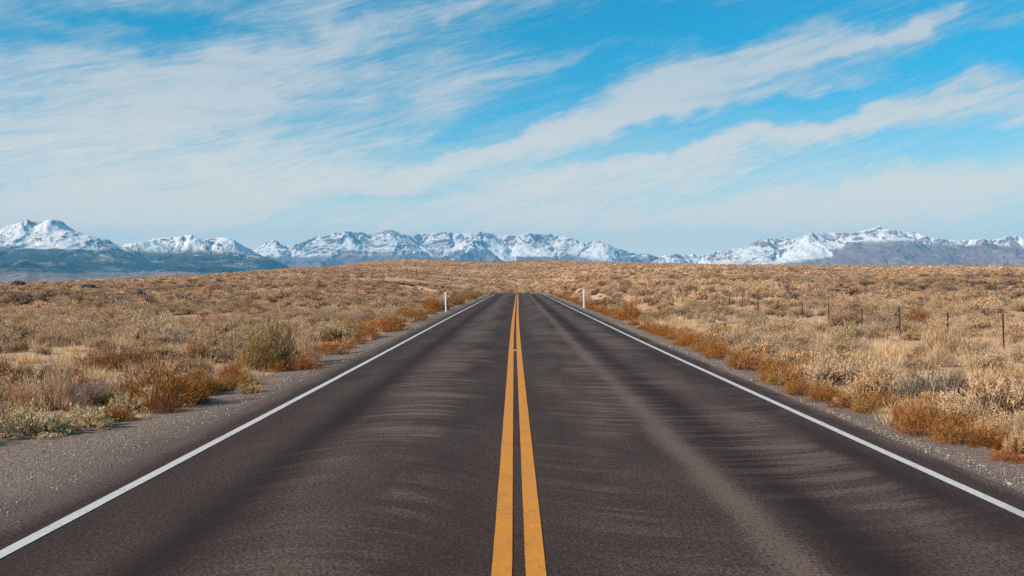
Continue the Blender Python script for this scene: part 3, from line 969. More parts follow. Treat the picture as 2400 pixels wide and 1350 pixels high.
HERO = [
    # left verge, from the camera on
    ('pale', 55, 1024, 190, 62, (1, 1, 1)), ('pale', 195, 1004, 150, 54, (1.05, 1.05, 1.0)), ('pale', 120, 1020, 110, 50, (.92, .95, .9)),
    ('pale', 300, 968, 90, 42, (1, 1, 1)), ('pale', 352, 958, 70, 55, (1.05, 1.05, 1)), ('pale', 440, 946, 62, 28, (1.1, 1.12, 1)),
    ('rust', 388, 952, 190, 108, (.92, .92, .85)), ('rust', 470, 928, 90, 70, (.95, 1, .9)), ('pink', 135, 962, 150, 105, (1, 1, 1)), ('pink', 60, 960, 110, 60, (1.05, .9, .8)),
    ('rust', 535, 903, 70, 52, (.75, .62, .55)), ('olive', 575, 905, 80, 34, (1.3, 1.25, 1)), ('olive', 520, 918, 80, 34, (1.2, 1.05, .9)),
    ('olive', 600, 868, 105, 92, (1.05, 1.05, 1)), ('olive', 650, 862, 115, 108, (1.0, 1.0, .95)), ('olive', 632, 870, 75, 46, (.62, .72, .75)),
    ('pink', 712, 852, 100, 72, (1.05, .95, .9)), ('rust', 705, 868, 130, 34, (1.05, 1, 1)), ('rust', 770, 832, 110, 36, (1.1, 1.0, .95)), ('olive', 820, 796, 55, 48, (1, .95, .9)),
    ('rust', 235, 868, 150, 52, (.9, .95, .9)), ('rust', 320, 858, 120, 46, (.82, .8, .75)), ('rust', 18, 900, 110, 60, (.85, .9, .8)),
    ('grey', 55, 892, 70, 36, (.9, .9, 1)), ('sage', 320, 925, 110, 52, (.95, 1, 1.05)), ('grey', 236, 925, 80, 36, (.95, .95, 1)),
    ('rust', 160, 905, 120, 40, (.95, .72, .6)), ('sage', 590, 925, 60, 26, (1, .95, .8)), ('rust', 900, 776, 100, 38, (1.05, 1, .95)), ('rust', 960, 752, 90, 36, (1, 1, .95)),
    ('rust', 1010, 730, 60, 34, (.95, .95, .9)), ('olive', 1065, 716, 60, 32, (.8, .75, .7)), ('olive', 1100, 702, 50, 22, (.95, .85, .8)), ('rust', 860, 792, 70, 40, (1, .95, .9)),
    # right verge, from the camera on
    ('rust', 2165, 1022, 140, 84, (1.0, 1.0, .95)), ('rust', 2245, 1040, 130, 76, (.95, 1.0, .9)), ('rust', 2125, 1000, 90, 60, (1, .95, .9)), ('rust', 2320, 1050, 120, 52, (.68, .6, .55)),
    ('rust', 2375, 1085, 110, 36, (1, .8, .7)), ('pink', 2385, 1040, 90, 70, (.95, .9, .85)), ('sage', 2385, 1062, 70, 50, (1.1, 1, .85)),
    ('rust', 1880, 930, 100, 44, (1, 1, .9)), ('rust', 1935, 945, 100, 44, (.95, .9, .8)), ('rust', 1820, 900, 110, 48, (1.05, 1.05, .95)), ('rust', 1755, 868, 110, 44, (1.05, 1.02, .95)),
    ('rust', 1690, 842, 100, 40, (1.05, 1, .95)), ('rust', 1625, 812, 100, 34, (1.08, 1, .9)), ('rust', 1560, 786, 80, 26, (1.05, .98, .9)),
    ('rust', 1478, 752, 62, 46, (.95, .85, .75)), ('olive', 2030, 970, 90, 44, (1.2, 1.05, .9)), ('sage', 1990, 955, 70, 34, (1.1, 1, .85)),
    ('grey', 2160, 945, 170, 86, (.85, .9, .85)), ('grey', 2255, 940, 160, 76, (.75, .78, .72)), ('sage', 2330, 968, 150, 84, (1.1, 1.02, .85)), ('sage', 2190, 960, 110, 40, (1.12, 1.05, .85)),
    ('sage', 2045, 938, 130, 70, (1.08, 1, .82)), ('sage', 2390, 950, 110, 90, (1.05, .95, .8)),
    ('sage', 2170, 836, 62, 34, (.62, .72, .72)), ('sage', 2268, 834, 112, 36, (.74, .80, .76)), ('grey', 2078, 772, 90, 34, (1.3, 1.3, 1.35)), ('grey', 2058, 800, 36, 18, (1, 1, 1)),
    ('sage', 2330, 712, 60, 26, (.72, .78, .8)), ('sage', 2005, 730, 60, 34, (.85, .85, .9)), ('sage', 1985, 764, 110, 30, (.68, .55, .50)), ('sage', 2070, 758, 90, 22, (.72, .56, .5)),
    ('sage', 1770, 768, 60, 32, (.8, .85, .8)), ('sage', 1690, 742, 70, 34, (.85, .85, .85)), ('olive', 1820, 905, 70, 26, (1.3, 1.2, 1.1)),
    ('sage', 1780, 832, 110, 36, (1.05, 1, .85)), ('sage', 1880, 868, 120, 44, (1.1, 1.02, .85)), ('grey', 1850, 850, 70, 30, (1, 1, 1.05)), ('sage', 1960, 880, 110, 50, (1.1, 1.02, .86)),
]
for h in HERO:
    at(*h, note='hero')
hero_xy = np.array([(p[1], p[2], p[3]) for p in plants])


def clear_of_heroes(x, y, k=0.36):
    d_ = np.hypot(x[:, None] - hero_xy[None, :, 0], y[:, None] - hero_xy[None, :, 1])
    return (d_ > hero_xy[None, :, 2] * k).all(1)


x, y = scatter_xy(20000, 7, 62, sage_density)
k = clear_of_heroes(x, y)
x, y = x[k], y[k]
tone = fbm(x / 14, y / 14, 2, 91)
for xi, yi, ti in zip(x, y, tone):
    q = RNG.uniform()
    w = float(np.clip(RNG.lognormal(-0.30, 0.32), 0.35, 1.5))
    j = RNG.normal(0, 0.04, 3)
    if q < 0.76:
        br = min(1.04, 0.90 + 0.24 * ti + RNG.normal(0, .08))
        add('sage', xi, yi, w, RNG.uniform(.65, .98), (br * 1.01 + j[0] * .5, br + j[1] * .4, br * .93 + j[2]))
    elif q < 0.84:
        add('grey', xi, yi, w, RNG.uniform(.65, .95), (1.05 + j[0], 1.02 + j[0], 1.02 + j[0]))
    elif q < 0.91:
        add('pink', xi, yi, w * .9, RNG.uniform(.5, .8), (1.0 + j[0], .98 + j[1] * .5, .95))
    elif q < 0.95:
        add('olive', xi, yi, w * .9, RNG.uniform(.45, .7), (1.05 + j[0], .98 + j[1] * .5, .95))
    else:
        add('rust', xi, yi, w * .8, RNG.uniform(.7, 1.0), (.8 + j[0], .75 + j[1] * .5, .7))
x, y = scatter_xy(90000, 9, 150, rust_density)
k = clear_of_heroes(x, y, 0.28)
for xi, yi in zip(x[k], y[k]):
    j = RNG.normal(0, 0.10)
    add('rust', xi, yi, RNG.uniform(.35, .8), RNG.uniform(.55, .95), (1.0 + j, 1.0 + j * 1.1, .95))

# ------------------------------------------------------------------ individual shrubs and the rest as cover
ORD = ['nearest', 'second nearest', 'third nearest', 'fourth nearest', 'fifth nearest', 'sixth nearest', 'seventh nearest', 'eighth nearest', 'ninth nearest', 'tenth nearest']
KNAME = dict(sage=('sagebrush', 'sagebrush'), pale=('sagebrush', 'sagebrush'), rust=('rusty_weed', 'weed'), olive=('rabbitbrush', 'shrub'),
             grey=('twiggy_shrub', 'shrub'), pink=('dry_shrub', 'shrub'))
KLOOK = dict(sage='khaki sagebrush', pale='pale green sagebrush', rust='rust-orange weed', olive='olive-yellow rabbitbrush', grey='grey twiggy shrub',
             pink='pinkish dry shrub')
P = plants
px_ = np.array([CX + F * p[1] / p[2] for p in P])
gz_all = ground_z(np.array([p[1] for p in P]), np.array([p[2] for p in P]))
hgt = np.array([p[3] * p[4] for p in P])
app = np.array([p[3] / p[2] for p in P])
inview = (px_ > -60) & (px_ < 2460) & (np.array([p[2] for p in P]) > 6)
LIMIT = dict(sage=190, pale=20, rust=150, olive=50, grey=60, pink=50)
single = np.zeros(len(P), bool)
for kd, lim in LIMIT.items():
    ids = [i for i in range(len(P)) if P[i][0] == kd and inview[i]]
    ids.sort(key=lambda i: -app[i] * (3 if P[i][6] else 1))
    for i in ids[:lim]:
        single[i] = True
lat_all, s_all = road_query(np.array([p[1] for p in P]), np.array([p[2] for p in P]))
edge_o = np.where(lat_all < 0, left_edge(s_all) - lat_all, lat_all - right_edge(s_all))


def zone(i):
    side = 'left' if lat_all[i] < 0 else 'right'
    if edge_o[i] < 1.3:
        return f'on the gravel edge {side} of the road'
    if lat_all[i] < 0:
        return 'on the open plain left of the road' if edge_o[i] > 6 else 'in the brush left of the road'
    return 'between road and wire fence' if lat_all[i] < 13 else 'beyond the wire fence on the right'


buckets = {}
for i in np.flatnonzero(single):
    buckets.setdefault((P[i][0], zone(i)), []).append(i)
rng2 = random.Random(3)
for (kd, zn), ids in buckets.items():
    ids.sort(key=lambda i: P[i][2])
    for n_, i in enumerate(ids):
        p = P[i]
        size = p[3]
        sz = 'large' if size > 1.0 else ('small' if size < 0.5 else '')
        if n_ < len(ORD) and len(ids) > 1:
            lab = f'{ORD[n_]} {KLOOK[kd]} {zn}'
        elif len(ids) == 1:
            lab = f'the only {KLOOK[kd]} standing {zn}'
        else:
            lab = f'{KLOOK[kd]} {zn}, behind the ten nearest'
        nm, cat = KNAME[kd]
        leaf, stem = KIND[kd][rng2.randrange(len(KIND[kd]))]
        near = p[2] < 24
        o = bpy.data.objects.new(nm, None if near else leaf)
        COL.objects.link(o)
        o.location = (p[1], p[2], gz_all[i] - 0.01)
        o.rotation_euler = (0, 0, rng2.uniform(0, 6.28))
        o.scale = (p[3], p[3] * rng2.uniform(.85, 1.15), p[3] * p[4])
        o['label'] = lab
        o['category'] = cat
        o['group'] = f'{KLOOK[kd]} clumps {zn}'
        o['tint'] = p[5]
        if near:
            for pn, pm, pt in (('foliage', leaf, p[5]), ('stem', stem, (1.0, 1.0, 1.0))):
                st_ = bpy.data.objects.new(pn, pm)
                COL.objects.link(st_)
                st_.parent = o
                st_['tint'] = pt


# ------------------------------------------------------------------ scatter objects (stuff)
def scatter(name, pts, rot, scl, idx, tint, protos, label):
    """protos: list of meshes; one object whose points each carry one of them"""
    pc = bpy.data.collections.new('kept_' + name)
    for i, me in enumerate(protos):
        po = bpy.data.objects.new(f'{name}_shape_{i:02d}', me)
        pc.objects.link(po)
    n_ = len(pts)
    me = bpy.data.meshes.new(name)
    me.vertices.add(n_)
    me.vertices.foreach_set('co', np.asarray(pts, np.float32).ravel())
    for nm, a, ty, key in (('rot', rot, 'FLOAT_VECTOR', 'vector'), ('scl', scl, 'FLOAT_VECTOR', 'vector'), ('tint', tint, 'FLOAT_VECTOR', 'vector')):
        me.attributes.new(nm, ty, 'POINT').data.foreach_set(key, np.asarray(a, np.float32).ravel())
    me.attributes.new('idx', 'INT', 'POINT').data.foreach_set('value', np.asarray(idx, np.int32))
    o = obj(name, me, None, kind='stuff', label=label)
    ng = bpy.data.node_groups.new('scatter_' + name, 'GeometryNodeTree')
    ng.interface.new_socket('Geometry', in_out='INPUT', socket_type='NodeSocketGeometry')
    ng.interface.new_socket('Geometry', in_out='OUTPUT', socket_type='NodeSocketGeometry')
    N_, L_ = ng.nodes, ng.links
    gi, go = N_.new('NodeGroupInput'), N_.new('NodeGroupOutput')
    ip = N_.new('GeometryNodeInstanceOnPoints')
    ci = N_.new('GeometryNodeCollectionInfo')
    ci.inputs['Collection'].default_value = pc
    ci.inputs['Separate Children'].default_value = True
    ci.inputs['Reset Children'].default_value = True

    def na(nm, ty):
        q = N_.new('GeometryNodeInputNamedAttribute')
        q.data_type = ty
        q.inputs['Name'].default_value = nm
        return [s_ for s_ in q.outputs if s_.enabled and s_.name == 'Attribute'][0]
    L_.new(gi.outputs[0], ip.inputs['Points'])
    L_.new(ci.outputs[0], ip.inputs['Instance'])
    ip.inputs['Pick Instance'].default_value = True
    L_.new(na('idx', 'INT'), ip.inputs['Instance Index'])
    er = N_.new('FunctionNodeEulerToRotation')
    L_.new(na('rot', 'FLOAT_VECTOR'), er.inputs[0])
    L_.new(er.outputs[0], ip.inputs['Rotation'])
    L_.new(na('scl', 'FLOAT_VECTOR'), ip.inputs['Scale'])
    L_.new(ip.outputs[0], go.inputs[0])
    md = o.modifiers.new('scatter', 'NODES')
    md.node_group = ng
    return o


def zrot(n_):
    return np.stack([np.zeros(n_), np.zeros(n_), RNG.uniform(0, 6.283, n_)], 1)


# near shrubs that are not built singly
protos, first = [], {}
for kd in KIND:
    first[kd] = len(protos)
    protos += [l_ for l_, s_ in KIND[kd]]
ids = np.flatnonzero(~single)
scatter('shrub_cover', [(P[i][1], P[i][2], gz_all[i] - .01) for i in ids], zrot(len(ids)), [(P[i][3], P[i][3], P[i][3] * P[i][4]) for i in ids],
        [first[P[i][0]] + RNG.integers(len(KIND[P[i][0]])) for i in ids], [P[i][5] for i in ids], protos, 'low sagebrush covering the plain beside the road')


# middle distance: coarser shrubs
def lod(nm, n_, m_, leafL, leafW, stems, per, h=0.46):
    out_ = []
    for i in range(n_):
        l_, s_ = plant_mesh(nm + '_far', rng, stems=stems, per=per, rx=0.46, h=h, leafL=leafL, leafW=leafW, spread=0.05, upb=0.45, woody=110, woodL=.20, woodW=.04)
        l_.materials.append(m_)
        l_.materials.append(M['wood'])
        out_.append(l_)
    return out_


mid_sage = lod('sage', 5, M['sage'], 0.085, 0.028, 85, 11)
mid_grey = lod('grey', 2, M['grey'], 0.11, 0.030, 50, 8)
mid_rust = lod('rust', 2, M['rust'], 0.11, 0.03, 50, 9)
def mid_density(a, b):
    lt = np.abs(road_query(a, b)[0])
    return 0.66 * sage_density(a, b) * np.where((np.hypot(a, b) < 215) | (lt < 18), 1, 0)


x, y = scatter_xy(150000, 62, 262, mid_density)
n_ = len(x)
q = RNG.uniform(0, 1, n_)
tone = fbm(x / 30, y / 30, 3, 95)
idx = np.where(q < .82, RNG.integers(0, 5, n_), np.where(q < .94, 5 + RNG.integers(0, 2, n_), 7 + RNG.integers(0, 2, n_)))
w = np.clip(RNG.lognormal(-0.22, 0.34, n_), .35, 1.5)
ti = (0.94 + .30 * tone + RNG.normal(0, .14, n_))[:, None] * np.ones(3)
ti = np.clip(ti, .5, 1.4)
ti[RNG.uniform(0, 1, n_) < .17] *= np.array([.62, .60, .66])
ti[idx >= 7] *= .75
scatter('sagebrush_plain', np.stack([x, y, ground_z(x, y) - .02], 1), zrot(n_), np.stack([w, w, w * RNG.uniform(.62, .98, n_)], 1), idx, ti * np.array([1.05, 1.0, .94]),
        mid_sage + mid_grey + mid_rust, 'sagebrush thinning toward the hill')

# far: patches of shrubs
far = []
for i in range(5):
    Vs, Fs, Sh, Hu, off = [], [], [], [], 0
    for k_ in range(26):
        cxy = RNG.uniform(-4.6, 4.6, 2)
        wv_ = RNG.lognormal(0.0, .3)
        nn = 64
        t_ = dome(nn, RNG, .46 * wv_, .44 * wv_)
        t_[:, :2] += cxy
        V_, F_ = blades(t_ * [1, 1, .7], RNG.normal(0, .6, (nn, 3)) + [0, 0, .8], np.full(nn, .17 * wv_), np.full(nn, .10 * wv_), RNG.normal(0, .2, nn), RNG)
        Vs.append(V_)
        Fs.append(F_ + off)
        off += len(V_)
        tn = float(np.clip(RNG.normal(1, .22), .5, 1.4))
        Sh.append(np.repeat(RNG.uniform(.8, 1.2, nn) * tn, 6))
        Hu.append(np.repeat(RNG.uniform(0, 1, nn), 6))
    me = mesh_np('far_patch', np.concatenate(Vs), np.concatenate(Fs), False, dict(shade=np.concatenate(Sh), hue=np.concatenate(Hu)))
    me.materials.append(M['sage'])
    far.append(me)


def far_dens(x, y):
    o, lat, s = off_road(x, y)
    r = np.hypot(x, y)
    px = CX + F * x / y
    D = np.interp(px, PROF[:, 0], PROF[:, 2])
    return np.where((np.abs(lat) > 16) & (r < D + np.where(px < 800, 0, 30)), 1 / 66.0, 0)


x, y = scatter_xy(90000, 186, 780, far_dens)
n_ = len(x)
tone = fbm(x / 90, y / 90, 3, 97)
ti = (0.92 + .25 * tone + RNG.normal(0, .05, n_))[:, None] * np.array([1.02, .99, .95])
z0 = ground_z(x, y)
e_ = 3.0
tl = 0.12
sxs = (ground_z(x + e_, y) - ground_z(x - e_, y)) / (2 * e_)
sys_ = (ground_z(x, y + e_) - ground_z(x, y - e_)) / (2 * e_)
yaw = RNG.uniform(0, 6.283, n_)
flip = np.where(RNG.uniform(0, 1, n_) < .5, 1.0, -1.0)
rot = np.stack([np.clip(np.arctan(sys_), -tl, tl) * flip, -np.clip(np.arctan(sxs), -tl, tl) * flip, np.where(flip > 0, 0, np.pi)], 1)
scl = np.stack([RNG.uniform(.85, 1.2, n_)] * 3, 1)
scatter('sagebrush_hill', np.stack([x, y, z0 - .05], 1), rot, scl, RNG.integers(0, 5, n_), ti, far, 'distant sagebrush on the low hill')

# dry grass
grass = []
for i in range(4):
    me = tuft_mesh('grass_tuft', rng, 80, 0.17, 0.20, 0.006, 0.42)
    me.materials.append(M['straw'])
    grass.append(me)
for i in range(2):
    me = tuft_mesh('grass_tall', rng, 50, 0.12, 0.38, 0.006, 0.26)
    me.materials.append(M['straw'])
    grass.append(me)


def grass_density(x, y):
    o, lat, s = off_road(x, y)
    r = np.hypot(x, y)
    n_ = fbm(x / 4, y / 4, 3, 55)
    meadow = (lat > 4) * sstep(lat, 5, 6) * (1 - sstep(lat, 12, 20)) * (1 - sstep(s, 36, 60))
    base = np.where(lat > 0, 3.0, 3.6) * np.clip(.75 + 1.2 * n_, .1, 2)
    d_ = base + 4.0 * meadow * np.clip(.8 + .9 * n_, .15, 1.8)
    bare = (lat > 0) * np.exp(-((lat - 14.5) / 4.0) ** 2 - ((s - 33) / 7.0) ** 2)
    d_ = d_ * (1 - .4 * bare) * sstep(o, 0.0, .5) * (1 - .65 * np.exp(-((lat - 12.0) / 1.2) ** 2) * (s < 62))
    return d_ * (1 - .92 * sstep(r, 22, 52))


x, y = scatter_xy(220000, 7, 90, grass_density)
n_ = len(x)
q = RNG.uniform(0, 1, n_)
idx = np.where(q < .9, RNG.integers(0, 4, n_), 4 + RNG.integers(0, 2, n_))
w = RNG.uniform(.6, 1.3, n_) * np.interp(np.hypot(x, y), [20, 80], [1, 1.5])
tone = fbm(x / 5, y / 5, 2, 59)
ti = (1.0 + .16 * tone + RNG.normal(0, .08, n_))[:, None] * np.ones(3)
ti[:, 2] *= RNG.uniform(.85, 1.1, n_)
scatter('dry_grass', np.stack([x, y, ground_z(x, y) - .01], 1), zrot(n_), np.stack([w, w, w * RNG.uniform(.7, 1.15, n_)], 1), idx, ti, grass, 'straw-coloured dry grass among the shrubs')
print('grass', n_, 'plants', len(P), 'single', single.sum())

# loose stones on the shoulders
m_stone, g, out = mat('loose_stone')
ti_ = g.n('ShaderNodeAttribute', dict(attribute_name='tint', attribute_type='INSTANCER')).outputs['Vector']
b = g.n('ShaderNodeBsdfPrincipled', None, Base_Color=ti_, Roughness=0.9)
g.L.new(b.outputs[0], out.inputs[0])
stones = []
for i in range(4):
    bm = bmesh.new()
    bmesh.ops.create_icosphere(bm, subdivisions=1, radius=0.5)
    for v_ in bm.verts:
        v_.co *= random.uniform(.75, 1.2)
        v_.co.z *= .65
    me = bpy.data.meshes.new('stone')
    bm.to_mesh(me)
    bm.free()
    me.materials.append(m_stone)
    stones.append(me)
n_ = 36000
s = 4 + 40 * RNG.uniform(0, 1, n_) ** 1.7
sd_ = RNG.uniform(0, 1, n_) < .55
f_ = RNG.beta(1.6, 1.1, n_)
lat = np.where(sd_, -3.72 + (left_edge(s) + 3.6) * f_, 4.12 + (right_edge(s) - 4.0) * f_)
x = lat + np.interp(s, _S, PATH[:, 0])
y = s
zr = z_road(s)
gz = ground_z(x, y)
inner = np.where(sd_, -3.74, 4.14)
outer = np.where(sd_, left_edge(s), right_edge(s))
ff = np.clip((lat - inner) / (outer - inner), 0, 1)
zz = np.where(ff < .6, (zr - .012) * (1 - ff / .6) + (gz + .03) * (ff / .6), (gz + .03) * (1 - (ff - .6) / .4) + (gz + .012) * ((ff - .6) / .4))
w = RNG.lognormal(-4.3, .38, n_)
gt = RNG.uniform(.10, .46, n_)[:, None] * np.array([1.0, .76, .62])
scatter('gravel', np.stack([x, y, zz + w * .1], 1), RNG.uniform(0, 6.28, (n_, 3)) * [.1, .1, 1], np.stack([w] * 3, 1), RNG.integers(0, 4, n_), gt, stones, 'loose stones on the road shoulder')


# ------------------------------------------------------------------ street furniture and rocks
def simple_mat(name, col, rough=0.6, var=0.15, scale=20.0, metal=0.0, col2=None):
    m_, g, out = mat(name)
    tc = g.n('ShaderNodeTexCoord').outputs['Object']
    n_ = g.noise(tc, scale, 5, 0.65)
    c_ = g.mix(g.sm(n_, .35, .7), tuple(q * (1 - var) for q in (col2 or col)), col)
    bmp = g.n('ShaderNodeBump', None, Strength=.3, Distance=.01, Height=n_)
    b_ = g.n('ShaderNodeBsdfPrincipled', None, Base_Color=c_, Roughness=rough, Metallic=metal, Normal=bmp.outputs[0])
    g.L.new(b_.outputs[0], out.inputs[0])
    return m_


m_post = simple_mat('white_plastic', (0.80, 0.78, 0.72), .5, .18, 9)
m_refl = simple_mat('reflective_sheet', (0.86, 0.85, 0.82), .3, .05, 60)
m_tan = simple_mat('brown_plastic', (0.42, 0.29, 0.20), .6, .2, 9)
m_steel = simple_mat('weathered_steel', (0.060, 0.046, 0.036), .8, .4, 14, 0.0, (0.075, 0.055, 0.042))
m_wire = simple_mat('rusty_wire', (0.16, 0.12, 0.10), .6, .3, 30, .6)
m_rock = simple_mat('dark_boulder', (0.085, 0.062, 0.055), .95, .5, 2.5)
m_log = simple_mat('dead_wood', (0.42, 0.31, 0.22), .9, .45, 18)
m_mark = simple_mat('marker_plastic', (0.55, 0.45, 0.30), .5, .2, 30)


def delineator(px, py, hpx, w, m_, label, lean, reflector=True):
    x, y, z = place(px, py)
    h = hpx * y / F
    bm = bmesh.new()
    # gently curved flat blade with a rounded top
    secs = []
    zs = [-.12] + list(np.linspace(0, h - w * .5, 8)) + [h - w * .5 + w * .5 * math.sin(a_) for a_ in (R(30), R(60), R(85))]
    for zq in zs:
        k_ = zq - (h - w * .5)
        half = w / 2 if k_ <= 0 else max(.004, w / 2 * math.sqrt(max(0, 1 - (k_ / (w * .5)) ** 2)))
        ring = []
        for uq, vq in ((-1, .008), (-.4, -.006), (.4, -.006), (1, .008), (1, .020), (.4, .008), (-.4, .008), (-1, .020)):
            ring.append(bm.verts.new((uq * half, vq, zq)))
        secs.append(ring)
    for a_, b_ in zip(secs, secs[1:]):
        for i in range(8):
            bm.faces.new((a_[i], a_[(i + 1) % 8], b_[(i + 1) % 8], b_[i]))
    bm.faces.new(secs[0][::-1])
    bm.faces.new(secs[-1])
    bmesh.ops.recalc_face_normals(bm, faces=bm.faces[:])
    me = bpy.data.meshes.new('marker_post')
    bm.to_mesh(me)
    bm.free()
    o = bpy.data.objects.new('marker_post', None)
    COL.objects.link(o)
    o['label'] = label
    o['category'] = 'marker post'
    o['group'] = 'marker posts along the road'
    obj('blade', me, m_, o)
    o.location = (x, y, z)
    o.rotation_euler = (R(1.5), R(lean), R(0))
    if reflector:
        bm = bmesh.new()
        bmesh.ops.create_cube(bm, size=1)
        for v_ in bm.verts:
            v_.co = (v_.co.x * w * .82, -.0095 + v_.co.y * .004, h - w * .55 - .11 + v_.co.z * .2)
        bmesh.ops.bevel(bm, geom=bm.edges[:], offset=.0015, segments=1, affect='EDGES')
        me = bpy.data.meshes.new('reflector')
        bm.to_mesh(me)
        bm.free()
        obj('reflector', me, m_refl, o)
    return o


delineator(1045.5, 732, 47, .105, m_post, 'white marker post on the gravel left of the road', -1.5)
delineator(1369, 723, 45, .125, m_post, 'taller white marker post in the brush right of the road', -1.2)
delineator(1299.5, 696, 17, .10, m_tan, 'small brownish marker post far along the right shoulder', 0.5, False)


def tee_post(px, py, top):
    """steel fence post; returns mesh-space height and foot"""
    y = 13.0 * F / (px - CX)
    x = 13.0
    z = float(ground_z(np.array([x]), np.array([y]))[0])
    zt = CAM_Z + (CY - top) / F * y
    return x, y, z, zt


fence_px = [(2353, 735), (2222, 733), (2110, 718), (2021, 724), (1943, 710), (1880, 717), (1822, 704), (1777, 701), (1740, 694), (1710, 687), (1679, 688), (1654, 685),
            (1632, 683), (1610, 673), (1592, 671), (1570, 665), (1558, 665), (1545, 664), (1533, 664), (1520, 664)]
fx0, fy0, fz0, _ = tee_post(*fence_px[0][:1], 0, fence_px[0][1])
fence = bpy.data.objects.new('wire_fence', None)
COL.objects.link(fence)
fence.location = (fx0, fy0, fz0)
fence['label'] = 'wire fence on dark steel posts crossing the brush right of the road'
fence['category'] = 'fence'
tops = []
full = [(2580, 742)] + fence_px
for n_, (px, top) in enumerate(full):
    x, y, z, zt = tee_post(px, 0, top)
    zt = max(zt, z + .75)
    h = zt - z
    bm = bmesh.new()
    prof_ = [(-.023, .0), (.023, .0), (.023, .006), (.004, .006), (.004, .032), (-.004, .032), (-.004, .006), (-.023, .006)]
    lo = [bm.verts.new((a_, b_, -.3)) for a_, b_ in prof_]
    hi = [bm.verts.new((a_, b_, h)) for a_, b_ in prof_]
    for i in range(8):
        bm.faces.new((lo[i], lo[(i + 1) % 8], hi[(i + 1) % 8], hi[i]))
    bm.faces.new(hi)
    bm.faces.new(lo[::-1])
    for zq in np.arange(.2, h - .03, .1):     # studs down the front
        bmesh.ops.create_cube(bm, size=1, matrix=__import__('mathutils').Matrix.Translation((0, -.005, zq)) @ __import__('mathutils').Matrix.Diagonal((.014, .012, .016, 1)))
    bmesh.ops.recalc_face_normals(bm, faces=bm.faces[:])
    me = bpy.data.meshes.new('post')
    bm.to_mesh(me)
    bm.free()
    o = obj('post', me, m_steel, fence)
    lean = -.035 if n_ in (1, 3) else random.uniform(-.02, .015)
    o.location = (x - fx0, y - fy0, z - fz0)
    o.rotation_euler = (random.uniform(-.02, .02), lean, 0)
    tops.append((x - fx0 + lean * h, y - fy0, z - fz0, h, lean))
for k_ in range(3):
    V, Fc = [], []
    pts = []
    for (a, b), nxt in zip(zip(tops, tops[1:]), range(99)):
        for t_ in np.linspace(0, 1, 5)[:-1]:
            fr = .95 - .28 * k_
            pa = (a[0] - a[4] * a[3] * (1 - fr), a[1], a[2] + a[3] * fr)
            pb = (b[0] - b[4] * b[3] * (1 - fr), b[1], b[2] + b[3] * fr)
            pts.append((pa[0] * (1 - t_) + pb[0] * t_ - .012, pa[1] * (1 - t_) + pb[1] * t_, pa[2] * (1 - t_) + pb[2] * t_ - .05 * t_ * (1 - t_)))
    for i, p_ in enumerate(pts):
        for a_ in (0, 2.094, 4.189):
            V.append((p_[0] + .0014 * math.cos(a_), p_[1], p_[2] + .0014 * math.sin(a_)))
    for i in range(len(pts) - 1):
        for j in range(3):
            Fc.append((i * 3 + j, i * 3 + (j + 1) % 3, i * 3 + 3 + (j + 1) % 3, i * 3 + 3 + j))
    obj('wire', mesh_np('wire', V, Fc), m_wire, fence)


def boulder(px, py, wpx, hpx, seed, label):
    x, y, z = place(px, py)
    bm = bmesh.new()
    bmesh.ops.create_icosphere(bm, subdivisions=4, radius=.5)
    co = np.array([v_.co[:] for v_ in bm.verts])
    d_ = 1 + .34 * fbm(co[:, 0] * 1.8 + seed, co[:, 1] * 1.8 + co[:, 2] * 1.3, 4, seed) + .12 * np.sign(fbm(co[:, 2] * 3 + seed, co[:, 0] * 3, 2, seed + 3))
    for v_, q_ in zip(bm.verts, d_):
        v_.co *= q_
        v_.co.z = max(v_.co.z, -.25)
    me = bpy.data.meshes.new('boulder')
    bm.to_mesh(me)
    bm.free()
    o = obj('boulder', me, m_rock, label=label, category='boulder', group='boulders on the left plain')
    w = wpx * y / F
    h = hpx * y / F
    o.location = (x, y, z + h * .3)
    o.scale = (w, w * .8, h * 1.25)
    o.rotation_euler = (0, 0, seed)


boulder(330, 701, 24, 22, 3, 'dark upright boulder nearest the road on the left plain')
boulder(205, 682, 46, 17, 5, 'broad low dark boulder lying between the other two on the left plain')
boulder(40, 676, 34, 19, 8, 'dark boulder at the far left edge of the plain')

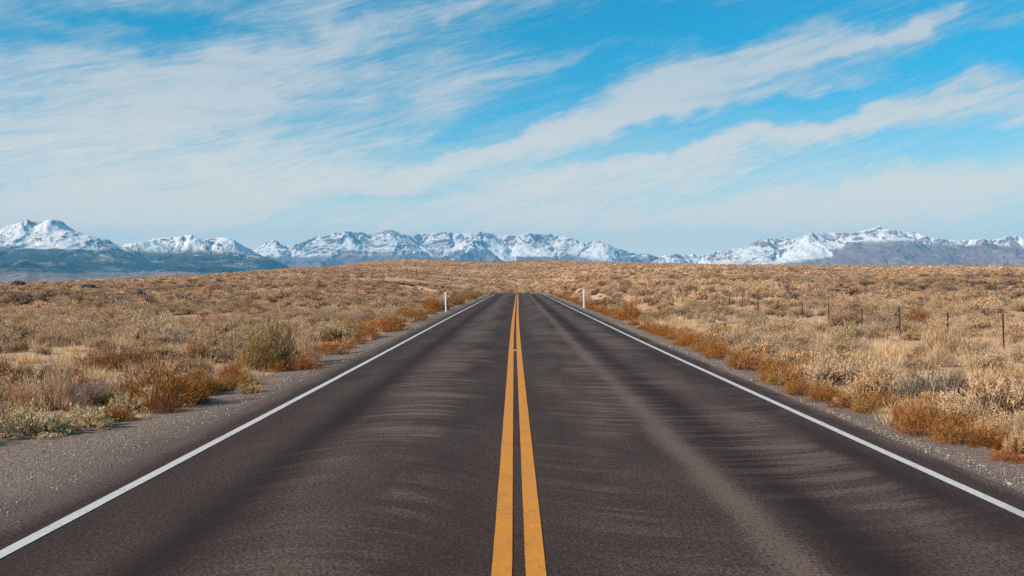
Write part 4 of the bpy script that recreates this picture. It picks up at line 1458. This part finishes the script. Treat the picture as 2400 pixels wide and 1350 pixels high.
# fallen dead branch in the meadow
x, y, z = place(1690, 772)
verts = [(-.75, 0, .06), (-.4, .03, .16), (0, 0, .22), (.5, .03, .28), (.95, 0, .32), (-.9, .1, .22), (-.62, .12, .30), (-.2, .15, .36), (-.45, -.1, .02), (.05, -.12, .0), (-1.0, -.05, .16)]
edges = [(0, 1), (1, 2), (2, 3), (3, 4), (1, 6), (6, 5), (2, 7), (1, 8), (2, 9), (0, 10)]
me = bpy.data.meshes.new('fallen_branch')
me.from_pydata(verts, edges, [])
o = obj('fallen_branch', me, m_log, label='pale dead branch lying in the dry grass between road and fence', category='branch')
o.location = (x, y, z)
sk = o.modifiers.new('skin', 'SKIN')
for v_, r_ in zip(me.skin_vertices[0].data, (.04, .06, .075, .06, .035, .02, .03, .03, .025, .03, .02)):
    v_.radius = (r_, r_)
me.skin_vertices[0].data[2].use_root = True
o.modifiers.new('sub', 'SUBSURF').levels = 1

# raised marker between the yellow lines
x, y, z = place(1208, 830)
bm = bmesh.new()
bmesh.ops.create_cube(bm, size=1)
for v_ in bm.verts:
    k_ = .6 if v_.co.z > 0 else 1
    v_.co = (v_.co.x * .07, v_.co.y * .10 * k_, .01 + v_.co.z * .02)
bmesh.ops.bevel(bm, geom=bm.edges[:], offset=.003, segments=2, affect='EDGES')
me = bpy.data.meshes.new('road_stud')
bm.to_mesh(me)
bm.free()
o = obj('road_stud', me, m_mark, label='small raised marker stud between the two yellow lines', category='road stud')
o.location = (float(np.interp(y, _S, PATH[:, 0])), y, float(z_road(y)) + .001)

# ------------------------------------------------------------------ haze
m_haze, g, out = mat('haze')
vol = g.n('ShaderNodeVolumePrincipled', None, Density=5.4e-5, Anisotropy=0.0, Color=(0.19, 0.60, 1.0))
g.L.new(vol.outputs[0], out.inputs['Volume'])
bm = bmesh.new()
bmesh.ops.create_cube(bm, size=1)
for v_ in bm.verts:
    v_.co = (v_.co.x * 40400, v_.co.y * 40400, -50 if v_.co.z < 0 else 1010)
me = bpy.data.meshes.new('haze')
bm.to_mesh(me)
bm.free()
obj('haze', me, m_haze, kind='stuff')
